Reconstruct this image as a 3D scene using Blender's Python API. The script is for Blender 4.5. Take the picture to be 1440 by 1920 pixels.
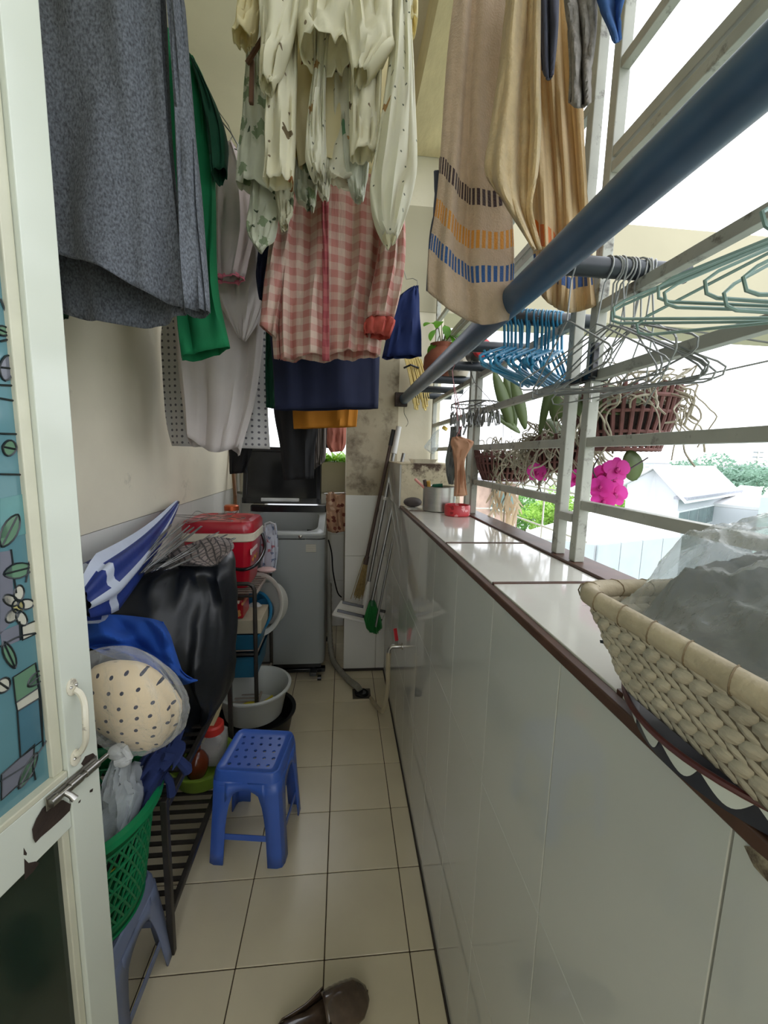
import bpy, math, random
from mathutils import Vector, Matrix, noise
random.seed(7)
PI = math.pi
V = Vector
for o in list(bpy.data.objects): bpy.data.objects.remove(o)
SC = bpy.context.scene
COL = SC.collection
# ------------------------------------------------------------------ camera
YAW, PITCH, ROLL, FPX, CH = .1025, .1386, .0252, 769.72, 1.4515
_fw = V((math.sin(YAW)*math.cos(PITCH), math.cos(YAW)*math.cos(PITCH), -math.sin(PITCH)))
_rt = V((math.cos(YAW), -math.sin(YAW), 0)); _dn = _fw.cross(_rt)
IX = math.cos(ROLL)*_rt - math.sin(ROLL)*_dn
IY = math.sin(ROLL)*_rt + math.cos(ROLL)*_dn
EYE = V((0, 0, CH))
cd = bpy.data.cameras.new('camera'); cam = bpy.data.objects.new('camera', cd); COL.objects.link(cam)
cd.sensor_fit = 'VERTICAL'; cd.sensor_height = 36; cd.lens = FPX/1920*36; cd.clip_start = .02; cd.clip_end = 3000
m3 = Matrix((IX, -IY, -_fw)).transposed()
cam.matrix_world = Matrix.Translation(EYE) @ m3.to_4x4()
SC.camera = cam
# ------------------------------------------------------------------ sky, exposure
w = bpy.data.worlds.new('overcast_sky'); SC.world = w; w.use_nodes = True
bg = w.node_tree.nodes['Background']; bg.inputs[0].default_value = (.93, .965, 1.02, 1); bg.inputs[1].default_value = 2.1
vs = SC.view_settings; SC.display_settings.display_device = 'sRGB'
vs.view_transform = 'Standard'; vs.look = 'None'; vs.gamma = 1; vs.use_curve_mapping = False; vs.exposure = .62

# ------------------------------------------------------------------ helpers
def ray(u, v): return _fw + IX*((u-720)/FPX) + IY*((v-960)/FPX)
def at(u, v, x=None, y=None, z=None):
    d = ray(u, v)
    t = x/d.x if x is not None else y/d.y if y is not None else (z-CH)/d.z
    return EYE + d*t
def far(u, v, t): return EYE + ray(u, v)*t
def atplane(u, v, p, n):
    d = ray(u, v); return EYE + d*((p-EYE).dot(n)/d.dot(n))
def lin(c):
    return tuple(((x/255)/12.92 if x/255 <= .04045 else ((x/255+.055)/1.055)**2.4) for x in c)
def nd(nt, typ, **k):
    n = nt.nodes.new('ShaderNode'+typ)
    for a, b in k.items(): setattr(n, a, b)
    return n
def mat(name, col, rough=.5, metal=0., var=.12, scale=9., bump=0., bscale=80., tl=0., spec=.5, pat=None, col2=None, sheen=0., stretch=None, alpha=1., coat=0., dirt=None):
    """procedural principled material; tl = translucent share; pat(nt, base colour socket) -> colour socket"""
    m = bpy.data.materials.new(name); m.use_nodes = True; nt = m.node_tree; L = nt.links
    b = nt.nodes['Principled BSDF']; out = nt.nodes['Material Output']
    c = lin(col); tc = nd(nt, 'TexCoord')
    src = tc.outputs['Object']
    if stretch:
        mp = nd(nt, 'Mapping'); mp.inputs['Scale'].default_value = stretch; L.new(src, mp.inputs[0]); src = mp.outputs[0]
    nz = nd(nt, 'TexNoise'); nz.inputs['Scale'].default_value = scale; nz.inputs['Detail'].default_value = 5; L.new(src, nz.inputs['Vector'])
    rp = nd(nt, 'ValToRGB'); rp.color_ramp.elements[0].position = .3; rp.color_ramp.elements[1].position = .7
    d = lin(col2) if col2 else tuple(min(1, x*(1+var)) for x in c)
    e = c if col2 else tuple(x*(1-var) for x in c)
    rp.color_ramp.elements[0].color = (*e, 1); rp.color_ramp.elements[1].color = (*d, 1)
    L.new(nz.outputs[0], rp.inputs[0]); cs = rp.outputs[0]
    if dirt:   # (colour, scale, threshold): irregular stains
        n2 = nd(nt, 'TexNoise'); n2.inputs['Scale'].default_value = dirt[1]; n2.inputs['Detail'].default_value = 8; n2.inputs['Roughness'].default_value = .7
        L.new(tc.outputs['Object'], n2.inputs['Vector'])
        r2 = nd(nt, 'ValToRGB'); r2.color_ramp.elements[0].position = dirt[2]; r2.color_ramp.elements[1].position = min(1, dirt[2]+.12)
        L.new(n2.outputs[0], r2.inputs[0]); mx = nd(nt, 'MixRGB'); L.new(r2.outputs[0], mx.inputs[0]); L.new(cs, mx.inputs[1])
        mx.inputs[2].default_value = (*lin(dirt[0]), 1); cs = mx.outputs[0]
    if pat: cs = pat(nt, cs)
    L.new(cs, b.inputs['Base Color'])
    b.inputs['Roughness'].default_value = rough; b.inputs['Metallic'].default_value = metal
    b.inputs['Specular IOR Level'].default_value = spec; b.inputs['Coat Weight'].default_value = coat
    b.inputs['Sheen Weight'].default_value = sheen; b.inputs['Alpha'].default_value = alpha
    if bump:
        n3 = nd(nt, 'TexNoise'); n3.inputs['Scale'].default_value = bscale; n3.inputs['Detail'].default_value = 3; L.new(src, n3.inputs['Vector'])
        bp = nd(nt, 'Bump'); bp.inputs['Strength'].default_value = bump; bp.inputs['Distance'].default_value = .004
        L.new(n3.outputs[0], bp.inputs['Height']); L.new(bp.outputs[0], b.inputs['Normal'])
    if tl:
        tr = nd(nt, 'BsdfTranslucent'); L.new(cs, tr.inputs[0]); mx = nd(nt, 'MixShader'); mx.inputs[0].default_value = tl
        L.new(b.outputs[0], mx.inputs[1]); L.new(tr.outputs[0], mx.inputs[2]); L.new(mx.outputs[0], out.inputs[0])
    return m
def film(name, col, opacity=.3, rough=.15, bump=.6, bscale=25):
    """thin clear plastic film"""
    m = bpy.data.materials.new(name); m.use_nodes = True; nt = m.node_tree; L = nt.links
    b = nt.nodes['Principled BSDF']; out = nt.nodes['Material Output']
    b.inputs['Base Color'].default_value = (*lin(col), 1); b.inputs['Roughness'].default_value = rough; b.inputs['Specular IOR Level'].default_value = .8
    tp = nd(nt, 'BsdfTransparent'); tp.inputs[0].default_value = (.97, .98, .98, 1)
    nz = nd(nt, 'TexNoise'); nz.inputs['Scale'].default_value = bscale; nz.inputs['Detail'].default_value = 4
    tc = nd(nt, 'TexCoord'); L.new(tc.outputs['Object'], nz.inputs['Vector'])
    bp = nd(nt, 'Bump'); bp.inputs['Strength'].default_value = bump; bp.inputs['Distance'].default_value = .01
    L.new(nz.outputs[0], bp.inputs['Height']); L.new(bp.outputs[0], b.inputs['Normal'])
    lw = nd(nt, 'LayerWeight'); lw.inputs[0].default_value = .4; L.new(bp.outputs[0], lw.inputs[1])
    ma = nd(nt, 'Math', operation='MULTIPLY_ADD'); ma.use_clamp = True
    L.new(lw.outputs[1], ma.inputs[0]); ma.inputs[1].default_value = .42; ma.inputs[2].default_value = opacity
    mx = nd(nt, 'MixShader'); L.new(ma.outputs[0], mx.inputs[0]); L.new(tp.outputs[0], mx.inputs[1]); L.new(b.outputs[0], mx.inputs[2])
    L.new(mx.outputs[0], out.inputs[0]); return m
# --- printed patterns on UV measured in metres
def uvxy(nt):
    u = nd(nt, 'UVMap'); s = nd(nt, 'SeparateXYZ'); nt.links.new(u.outputs[0], s.inputs[0]); return s.outputs[0], s.outputs[1], u.outputs[0]
def mth(nt, op, a, b=None, c=None):
    n = nd(nt, 'Math', operation=op)
    for i, x in enumerate((a, b, c)):
        if x is None: continue
        if isinstance(x, (int, float)): n.inputs[i].default_value = x
        else: nt.links.new(x, n.inputs[i])
    return n.outputs[0]
def mix(nt, f, a, b):
    n = nd(nt, 'MixRGB')
    for i, x in enumerate((f, a, b)):
        if isinstance(x, (int, float)): n.inputs[i].default_value = x
        elif isinstance(x, tuple): n.inputs[i].default_value = (*x, 1)
        else: nt.links.new(x, n.inputs[i])
    return n.outputs[0]
def gingham(p, col):
    def f(nt, cs):
        u, v, _ = uvxy(nt)
        a = mth(nt, 'LESS_THAN', mth(nt, 'FRACT', mth(nt, 'DIVIDE', u, p)), .5)
        b = mth(nt, 'LESS_THAN', mth(nt, 'FRACT', mth(nt, 'DIVIDE', v, p)), .5)
        return mix(nt, mth(nt, 'MULTIPLY', mth(nt, 'ADD', a, b), .5), cs, lin(col))
    return f
def stripes(p, duty, col, axis=0):
    def f(nt, cs):
        x = uvxy(nt)[axis]
        return mix(nt, mth(nt, 'LESS_THAN', mth(nt, 'FRACT', mth(nt, 'DIVIDE', x, p)), duty), cs, lin(col))
    return f
def dashes(bands, p=.012):
    """bands = (v0, v1, colour): rows of upright dashes"""
    def f(nt, cs):
        u, v, _ = uvxy(nt)
        d = mth(nt, 'LESS_THAN', mth(nt, 'FRACT', mth(nt, 'DIVIDE', u, p)), .6)
        for v0, v1, c in bands:
            k = mth(nt, 'MULTIPLY', mth(nt, 'GREATER_THAN', v, v0), mth(nt, 'LESS_THAN', v, v1))
            cs = mix(nt, mth(nt, 'MULTIPLY', k, d), cs, lin(c))
        return cs
    return f
def dots(p, r, col, rnd=0., keep=1., col2=None, nz=0.):
    def f(nt, cs):
        _, _, uv = uvxy(nt)
        if nz:
            n = nd(nt, 'TexNoise'); n.inputs['Scale'].default_value = 90; nt.links.new(uv, n.inputs['Vector'])
            vm = nd(nt, 'VectorMath', operation='MULTIPLY_ADD'); nt.links.new(n.outputs['Color'], vm.inputs[0]); vm.inputs[1].default_value = (nz, nz, 0); nt.links.new(uv, vm.inputs[2]); uv = vm.outputs[0]
        vo = nd(nt, 'TexVoronoi'); vo.voronoi_dimensions = '2D'; vo.inputs['Scale'].default_value = 1/p; vo.inputs['Randomness'].default_value = rnd
        nt.links.new(uv, vo.inputs['Vector'])
        k = mth(nt, 'LESS_THAN', vo.outputs['Distance'], r/p)
        sp = nd(nt, 'SeparateColor'); nt.links.new(vo.outputs['Color'], sp.inputs[0])
        if keep < 1: k = mth(nt, 'MULTIPLY', k, mth(nt, 'LESS_THAN', sp.outputs[0], keep))
        c = lin(col)
        if col2: c = mix(nt, mth(nt, 'GREATER_THAN', sp.outputs[1], .6), lin(col), lin(col2))
        return mix(nt, k, cs, c)
    return f
def chain(*fs):
    def f(nt, cs):
        for g in fs: cs = g(nt, cs)
        return cs
    return f

class MB:
    def __init__(s): s.v = []; s.f = []; s.m = []; s.uv = []; s.has = False
    def add(s, vs, fs, m=0, uvs=None):
        o = len(s.v); s.v += [V(p) for p in vs]
        for f in fs: s.f.append([i+o for i in f]); s.m.append(m)
        if uvs: s.has = True; s.uv += list(uvs)
        else: s.uv += [(p[0], p[2]) for p in vs]
        return s
    def box(s, c, d, R=None, m=0):
        R = R or Matrix.Identity(3); c = V(c)
        vs = [c + R @ V((x*d[0]/2, y*d[1]/2, z*d[2]/2)) for x in (-1, 1) for y in (-1, 1) for z in (-1, 1)]
        return s.add(vs, [(0,1,3,2),(4,6,7,5),(0,4,5,1),(2,3,7,6),(0,2,6,4),(1,5,7,3)], m)
    def lim(s, x0, x1, y0, y1, z0, z1, m=0):
        return s.box(((x0+x1)/2, (y0+y1)/2, (z0+z1)/2), (abs(x1-x0), abs(y1-y0), abs(z1-z0)), None, m)
    def beam(s, a, b, w, h, up=V((0,0,1)), m=0):
        a = V(a); b = V(b); d = (b-a); l = d.length; d.normalize(); x = d.cross(up).normalized(); z = x.cross(d)
        return s.box((a+b)/2, (w, l, h), Matrix((x, d, z)).transposed(), m)
    def tube(s, pts, r, n=8, m=0, closed=False, caps=True):
        pts = [V(p) for p in pts]; N = len(pts); rs = r if isinstance(r, (list, tuple)) else [r]*N
        T = []
        for i in range(N):
            a = pts[(i-1) % N] if (closed or i > 0) else pts[i]; b = pts[(i+1) % N] if (closed or i < N-1) else pts[i]
            t = b-a; T.append(t.normalized() if t.length > 1e-9 else V((0,0,1)))
        up = V((0,0,1)) if abs(T[0].z) < .9 else V((1,0,0))
        x = T[0].cross(up).normalized(); vs = []
        for i in range(N):
            x = (x - T[i]*x.dot(T[i])); x = x.normalized() if x.length > 1e-6 else T[i].orthogonal().normalized()
            y = T[i].cross(x)
            for k in range(n):
                a = 2*PI*k/n; vs.append(pts[i] + (x*math.cos(a) + y*math.sin(a))*rs[i])
        fs = []
        for i in range(N if closed else N-1):
            j = (i+1) % N
            for k in range(n): fs.append((i*n+k, i*n+(k+1) % n, j*n+(k+1) % n, j*n+k))
        if caps and not closed: fs += [tuple(range(n))[::-1], tuple((N-1)*n+k for k in range(n))]
        return s.add(vs, fs, m)
    def lathe(s, prof, c=(0,0,0), n=32, m=0, R=None, sx=1., sy=1., mf=None):
        c = V(c); R = R or Matrix.Identity(3); vs = []; N = len(prof)
        for r, z in prof:
            for k in range(n):
                a = 2*PI*k/n; vs.append(c + R @ V((r*sx*math.cos(a), r*sy*math.sin(a), z)))
        for i in range(N-1):
            fs = [(i*n+k, i*n+(k+1) % n, (i+1)*n+(k+1) % n, (i+1)*n+k) for k in range(n)]
            if i == 0: s.add(vs, [], 0); o = len(s.v)-len(vs)
            for f in fs: s.f.append([q+o for q in f]); s.m.append(mf[i] if mf else m)
        if prof[0][0] > 1e-6: s.f.append([o+k for k in range(n)][::-1]); s.m.append(mf[0] if mf else m)
        if prof[-1][0] > 1e-6: s.f.append([o+(N-1)*n+k for k in range(n)]); s.m.append(mf[-1] if mf else m)
        return s
    def shell(s, prof, c=(0,0,0), n=32, m=0, R=None, sx=1., sy=1.):
        """lathe without end caps (profile already doubles back)"""
        k = len(s.f); s.lathe(prof, c, n, m, R, sx, sy)
        for _ in range((prof[0][0] > 1e-6) + (prof[-1][0] > 1e-6)): s.f.pop(); s.m.pop()
        return s
    def grid(s, P, m=0, closeu=False, uvs=None):
        nv = len(P); nu = len(P[0]); vs = [p for r in P for p in r]
        fs = []
        for i in range(nv-1):
            for k in range(nu if closeu else nu-1):
                fs.append((i*nu+k, i*nu+(k+1) % nu, (i+1)*nu+(k+1) % nu, (i+1)*nu+k))
        return s.add(vs, fs, m, uvs)
    def ball(s, c, r, n=12, m=0, R=None):
        r = (r, r, r) if isinstance(r, (int, float)) else r; R = R or Matrix.Identity(3); c = V(c)
        P = [[c + R @ V((r[0]*math.sin(a)*math.cos(b), r[1]*math.sin(a)*math.sin(b), r[2]*math.cos(a))) for b in [2*PI*k/n for k in range(n)]] for a in [max(.01, min(PI-.01, PI*i/(n//2))) for i in range(n//2+1)]]
        return s.grid(P, m, True)
    def prism(s, pts, off, m=0):
        """polygon (list of points) extruded by vector off"""
        n = len(pts); a = [V(p) for p in pts]; b = [p+V(off) for p in a]
        return s.add(a+b, [tuple(range(n))[::-1], tuple(range(n, 2*n))] + [(i, (i+1) % n, n+(i+1) % n, n+i) for i in range(n)], m)
    def build(s, name, mats, parent=None, smooth=True, bevel=0, solid=0, sub=0, ang=40, org=None, kind=None, label=None, bseg=2):
        me = bpy.data.meshes.new(name); org = V(org) if org is not None else V((0,0,0))
        me.from_pydata([tuple(p-org) for p in s.v], [], s.f)
        mats = mats if isinstance(mats, (list, tuple)) else [mats]
        for q in mats: me.materials.append(q)
        me.polygons.foreach_set('material_index', s.m)
        ul = me.uv_layers.new(name='UVMap')
        idx = [0]*len(me.loops); me.loops.foreach_get('vertex_index', idx)
        ul.data.foreach_set('uv', [c for i in idx for c in s.uv[i]])
        if smooth:
            me.polygons.foreach_set('use_smooth', [True]*len(me.polygons))
            if ang: me.set_sharp_from_angle(angle=math.radians(ang))
        me.validate(); me.update()
        o = bpy.data.objects.new(name, me); COL.objects.link(o); o.location = org
        if parent:
            o.parent = parent
            if parent.get('_w'): pass
            o.matrix_parent_inverse = Matrix.Translation(-WL.get(parent.name, V((0,0,0))))
        if not parent and org.length: WL[o.name] = org
        if bevel:
            b = o.modifiers.new('bevel', 'BEVEL'); b.width = bevel; b.segments = bseg; b.limit_method = 'ANGLE'; b.angle_limit = math.radians(35)
        if solid:
            b = o.modifiers.new('solid', 'SOLIDIFY'); b.thickness = solid; b.offset = 0
        if sub:
            b = o.modifiers.new('sub', 'SUBSURF'); b.levels = sub; b.render_levels = sub
        if kind: o['kind'] = kind
        if label: o['label'] = label
        return o
WL = {}
def thing(name, label, cat, loc, group=None):
    o = bpy.data.objects.new(name, None); COL.objects.link(o); o.location = loc; o.empty_display_size = .05
    WL[o.name] = V(loc); return tag(o, label, cat, group)
def tag(o, label, cat, group=None, kind=None):
    o['label'] = label; o['category'] = cat
    if group: o['group'] = group
    if kind: o['kind'] = kind
    return o
def struct(o): o['kind'] = 'structure'; return o
def dup(o, loc=None, rot=None, label=None):
    c = o.copy(); COL.objects.link(c)
    if loc is not None: c.location = loc
    if rot is not None: c.rotation_euler = rot
    if label: c['label'] = label
    for ch in o.children:
        d = ch.copy(); COL.objects.link(d); d.parent = c
    return c
def lerp(a, b, t): return a + (b-a)*t
def resample(pts, n):
    """Catmull-Rom through points, n samples"""
    pts = [V(p) for p in pts]; k = len(pts); out = []
    for i in range(n):
        t = i/(n-1)*(k-1); j = min(int(t), k-2); f = t-j
        p0 = pts[max(j-1, 0)]; p1 = pts[j]; p2 = pts[j+1]; p3 = pts[min(j+2, k-1)]
        out.append(.5*((2*p1) + (p2-p0)*f + (2*p0-5*p1+4*p2-p3)*f*f + (3*p1-p0-3*p2+p3)*f**3))
    return out
def curve(pts, n=24): return resample(pts, n)
def sheet(mb, rows, y, nu=26, nv=26, folds=(), m=0, wob=.006, seed=0, yfun=None):
    """a hanging cloth: rows of photo points (top to bottom) set at depth y, folds displace it along the view ray.
    UV in metres, v measured up from the hem."""
    ys = y if isinstance(y, (list, tuple)) else [y]*len(rows)
    R = [resample([at(p[0], p[1], y=yy) for p in r], nu) for r, yy in zip(rows, ys)]
    cols = [resample([r[k] for r in R], nv) for k in range(nu)]
    W = max((r[-1]-r[0]).length for r in R); P = []; UV = []
    for i in range(nv):
        t = i/(nv-1); row = []
        for k in range(nu):
            s = k/(nu-1); p = cols[k][i]; dy = 0
            for a, f, ph, g in folds: dy += a*(g+(1-g)*t)*math.sin(2*PI*(f*s+ph)+.8*math.sin(3*t+ph*7))
            dy += wob*noise.noise((s*6+seed, t*5, seed))
            if yfun: dy += yfun(s, t)
            d = (p-EYE); d /= d.y; row.append(p + d*dy)
        P.append(row)
    for i in range(nv):
        for k in range(nu): UV.append((W*k/(nu-1), (P[-1][k]-P[i][k]).length))
    return mb.grid(P, m, False, UV)
def garment(mb, rows, y, depth, nu=44, nv=22, rip=.12, rf=7, hem=None, m=0, seed=0, wob=.01, close=False, h2=.6):
    """a hanging cloth tube (body, sleeve, leg): rows of (uL, vL, uR, vR) at depth y; depth = half thickness (value or list)"""
    ys = y if isinstance(y, (list, tuple)) else [y]*len(rows)
    ds = depth if isinstance(depth, (list, tuple)) else [depth]*len(rows)
    L = resample([at(r[0], r[1], y=yy) for r, yy in zip(rows, ys)], nv); Rr = resample([at(r[2], r[3], y=yy) for r, yy in zip(rows, ys)], nv)
    D = resample([V((d, 0, 0)) for d in ds], nv); P = []; UV = []
    for i in range(nv):
        t = i/(nv-1); c = (L[i]+Rr[i])/2; a = (Rr[i]-L[i])/2; row = []
        for k in range(nu):
            th = 2*PI*k/nu; cx = math.cos(th); sx = math.sin(th)
            cx = math.copysign(abs(cx)**.8, cx)
            g = rip*(.25+.75*t)
            q = 1 + g*math.sin(rf*th+seed+1.5*math.sin(2.2*t+seed)) + g*h2*math.sin((rf*2+1)*th+seed*2.1+2*t)
            p = c + a*cx*(1+.25*g*math.sin(3*th+seed)*(abs(cx) < .97)) + V((0, -1, 0))*sx*D[i].x*q
            p += V((0, 1, 0))*wob*noise.noise((cx*4+seed, t*4, sx+seed)) * 2
            if hem: p.z += hem(th, cx, sx)*max(0, (t-.75)/.25)**2
            row.append(p)
        P.append(row)
    for r in P:
        for p in r: UV.append((p.x, p.z))
    mb.grid(P, m, True, UV)
    if close:
        o = len(mb.v)-nu*nv; mb.f.append([o+k for k in range(nu)][::-1]); mb.m.append(m)
    return mb
def rotz(a): return Matrix.Rotation(a, 3, 'Z')
def leafm(mb, base, d, up, l, w, bend=.3, m=0, nl=7, tip=.5, cup=.15):
    """one leaf blade: base point, direction, face normal"""
    d = V(d).normalized(); up = V(up); x = d.cross(up).normalized(); up = x.cross(d); P = []
    for i in range(nl):
        t = i/(nl-1); ww = w*.5*max(.02, math.sin(PI*min(1, (t*.96+.02)))**tip) if True else 0
        c = V(base) + d*(l*math.sin(bend*t)/bend if abs(bend) > 1e-3 else l*t) - up*(l*(1-math.cos(bend*t))/bend if abs(bend) > 1e-3 else 0)
        P.append([c - x*ww + up*cup*ww, c, c + x*ww + up*cup*ww])
    return mb.grid(P, m)

# ------------------------------------------------------------------ materials
plaster = mat('cream_plaster', (218,210,188), .85, var=.06, scale=3, bump=.25, bscale=30, dirt=((150,145,125), 2.2, .62))
pillar_m = mat('stained_plaster', (172,162,138), .85, var=.12, scale=4, bump=.3, bscale=25, dirt=((118,108,90), 3.5, .52))
rawcem = mat('rough_cement', (200,188,160), .9, var=.12, scale=10, bump=.9, bscale=28, dirt=((86,70,58), 9, .5))
concr = mat('pale_concrete', (178,170,146), .85, var=.06, scale=2, bump=.2, bscale=14, dirt=((180,170,146), 1.5, .6))
brushed = mat('brushed_render', (216,200,160), .85, var=.08, scale=6, bump=.9, bscale=18, stretch=(2,1,2))
tile_w = mat('glazed_wall_tile', (204,205,200), .04, var=.03, scale=3, spec=.6)
tile_l = mat('white_wall_tile', (214,212,204), .16, var=.03, scale=2)
tile_c = mat('counter_tile', (222,220,212), .09, var=.05, scale=6, dirt=((178,172,160), 9, .66))
tile_f = mat('cream_floor_tile', (216,204,176), .28, var=.05, scale=5, dirt=((176,160,130), 4, .66))
grout = mat('dark_grout', (74,60,46), .9, var=.2)
grout_l = mat('grey_grout', (150,148,142), .9, var=.1)
browntrim = mat('brown_edge_trim', (84,58,46), .45, var=.25, scale=20)
black_sk = mat('dark_skirting_line', (58,52,46), .8, var=.2)
steel_p = mat('weathered_grey_paint', (168,168,158), .45, var=.12, scale=14, dirt=((70,64,56), 16, .56))
white_p = mat('white_gloss_paint', (214,219,206), .18, var=.025, scale=3, dirt=((150,146,130), 26, .74))
bead_p = mat('aged_cream_paint', (206,204,182), .3, var=.07, scale=12, dirt=((120,112,92), 18, .68))
chrome = mat('worn_steel', (170,168,162), .28, 1., var=.15, scale=25)
rust = mat('dark_worn_wood', (52,40,34), .7, var=.35, scale=30, bump=.5)
chip = mat('chipped_cream_enamel', (226,220,200), .3, var=.04, dirt=((62,34,26), 26, .54))
M_ = {}
def flat(name, col, rough=.5, **k):
    if name not in M_: M_[name] = mat(name, col, rough, **k)
    return M_[name]

# ------------------------------------------------------------------ the setting
XW, XP, XF, YE, ZT = -.85, .292, .57, 3.35, 1.2
# floor and its tiles
fl = struct(MB().lim(XW-.12, .6, -2.6, YE+.12, -.16, -.0035).build('floor', grout))
T = .25; X0 = -.0372; Y0 = 1.0066; g = .0016
cache = {}
for i in range(-4, 2):
    for j in range(-8, 10):
        x0 = max(X0+i*T, XW); x1 = min(X0+(i+1)*T, XP-.004); y0 = Y0+j*T; y1 = min(y0+T, YE)
        if x1-x0 < .02 or y1-y0 < .02 or y0 < -1.1: continue
        k = (round(x1-x0, 4), round(y1-y0, 4))
        if k not in cache:
            o = MB().lim(-k[0]/2+g, k[0]/2-g, -k[1]/2+g, k[1]/2-g, -.01, 0).build('floor_tile', tile_f, fl, False); o.modifiers.new('b', 'BEVEL').width = .0012; cache[k] = o
        else: o = cache[k].copy(); COL.objects.link(o)
        o.location = ((x0+x1)/2, (y0+y1)/2, random.uniform(-.0006, 0)); o.rotation_euler = (random.uniform(-.001, .001), random.uniform(-.001, .001), 0)
def tiled(parent, name, m, axis, pos, a_edges, z_edges, th, gap, sgn=1, gz=None):
    """tile pieces on an upright face; axis 'x': face normal along x at x=pos; 'y' likewise"""
    cache = {}; gz = gz or gap
    for a0, a1 in zip(a_edges[:-1], a_edges[1:]):
        for z0, z1 in zip(z_edges[:-1], z_edges[1:]):
            k = (round(a1-a0, 4), round(z1-z0, 4))
            if k not in cache:
                s = (th, k[0]-gap, k[1]-gz) if axis == 'x' else (k[0]-gap, th, k[1]-gz)
                o = MB().box((0,0,0), s).build(name, m, parent, False); o.modifiers.new('b', 'BEVEL').width = .0008; cache[k] = o
            else: o = cache[k].copy(); COL.objects.link(o)
            c = pos + sgn*th/2
            o.location = (c, (a0+a1)/2, (z0+z1)/2) if axis == 'x' else ((a0+a1)/2, c, (z0+z1)/2)
# left wall with tiled dado
wl = struct(MB().lim(XW-.15, XW-.008, -2.6, YE+.12, 0, 3.42).build('wall_left', plaster))
MB().lim(XW-.01, XW+.004, -2.6, YE, 1.166, 3.4).build('plaster_coat', plaster, wl, False)
tiled(wl, 'wall_tile', tile_l, 'x', XW-.009, [-.4+.4*k for k in range(9)]+[YE], [0, .366, .765, 1.163], .008, .0012)
# parapet (right) clad in glazed tiles, with counter slabs
wr = struct(MB().lim(XP+.009, .62, -2.6, 2.62, 0, ZT-.012).build('wall_right', rawcem))
tiled(wr, 'wall_tile', tile_w, 'x', XP, [.2425-.25*k for k in range(6)][::-1]+[.4875, .7345]+[.9845+.25*k for k in range(6)]+[2.6], [.002, .395, .79, 1.183], .009, .0018, gz=.0012)
MB().lim(XP-.003, XP+.012, -1, 2.05, 1.1835, ZT-.002).build('edge_trim', browntrim, wr, bevel=.002)
MB().lim(.545, .622, -1.5, 2.05, ZT-.014, ZT+.006).build('outer_trim', browntrim, wr, bevel=.003)
ys = [-.75, -.37, .01, .39, .7745, 1.156, 1.84, 2.05]
for a, b in zip(ys[:-1], ys[1:]):
    MB().lim(XP+.0125, .543, a+.005, b-.005, ZT-.012, ZT).build('counter_tile', tile_c, wr, False, bevel=.001)
for a in ys[1:-1]: MB().lim(XP+.0125, .543, a-.0045, a+.0045, ZT-.0115, ZT+.002).build('joint_strip', browntrim, wr, False)
# chipped mortar at the near end of the parapet edge
mb = MB()
for k in range(9):
    y = .02+.024*k; mb.ball((XP-.001+random.uniform(-.001, .001), y, 1.176+random.uniform(-.006, .004)), (.004, .02, .016-.001*k), 8)
mb.build('broken_mortar', rawcem, wr)
struct(MB().lim(XP-.004, XP, -1, 2.6, 0, .006).build('baseboard_right', black_sk))
# stub wall at the far end of the counter, pillar, back wall
sw = struct(MB().lim(XP+.002, .6, 2.05, 2.62, ZT-.01, 1.405).build('wall_stub', rawcem))
tiled(sw, 'wall_tile', tile_w, 'x', XP-.006, [2.052, 2.3, 2.6], [1.186, 1.41], .009, .002)
MB().lim(XP-.006, .61, 2.048, 2.61, 1.404, 1.412).build('cap', rawcem, sw, bevel=.003)
pl = struct(MB().lim(.022, .344, 2.62, YE, 0, 3.4).build('wall_pillar', pillar_m))
tiled(pl, 'wall_tile', tile_l, 'y', 2.612, [.0195, .235, .300], [.012, .40, .795, 1.192], .009, .002)
MB().lim(.012, .3, 2.600, 2.62, 0, .012).build('skirting', black_sk, pl)
we = struct(MB().lim(.344, .62, 2.66, 2.8, 1.0, 3.4).build('wall_end', plaster))
struct(MB().lim(.345, 3.6, 2.655, 2.95, 2.335, 2.93).build('trim_1', concr))          # outside edge beam running on beyond the grille
struct(MB().lim(.35, .66, -2.6, 2.655, 3.2, 3.4).build('trim_2', brushed))
wb = struct(MB().lim(XW, .1, YE, YE+.15, 0, 1.13).build('wall_back', pillar_m))
MB().lim(XW, -.62, YE, YE+.14, 1.13, 3.4).build('jamb', plaster, wb)
tiled(wb, 'wall_tile', tile_l, 'y', YE-.004, [XW+.005, -.6, -.35, -.1, .02], [.0, .40, .795, 1.125], .004, .002)
struct(MB().lim(XW-.15, .66, -2.6, YE+.15, 3.4, 3.5).build('ceiling', plaster))
struct(MB().lim(XW-.15, -.3, -2.72, -2.6, 0, 3.4).build('wall_rear', plaster))
# small planter trough in the back opening
pt = thing('planter_trough', 'cream concrete planter trough with bright green leaves in the far opening', 'planter', (-.07, 3.42, 1.13))
mb = MB().lim(-.2, .06, 3.36, 3.5, 1.131, 1.385)
mb.build('trough', concr, pt, bevel=.008)
green_b = flat('bright_leaf', (150,196,70), .45, tl=.45, var=.25)
mb = MB()
for k in range(150):
    b = V((random.uniform(-.2, .06), random.uniform(3.37, 3.5), 1.385)); leafm(mb, b, (random.uniform(-1,1), random.uniform(-1,.6), random.uniform(.4,1.6)), (0,-.3,1), random.uniform(.05,.13), .028, .8, nl=4)
mb.build('foliage', green_b, pt)['kind'] = 'stuff'

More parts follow.
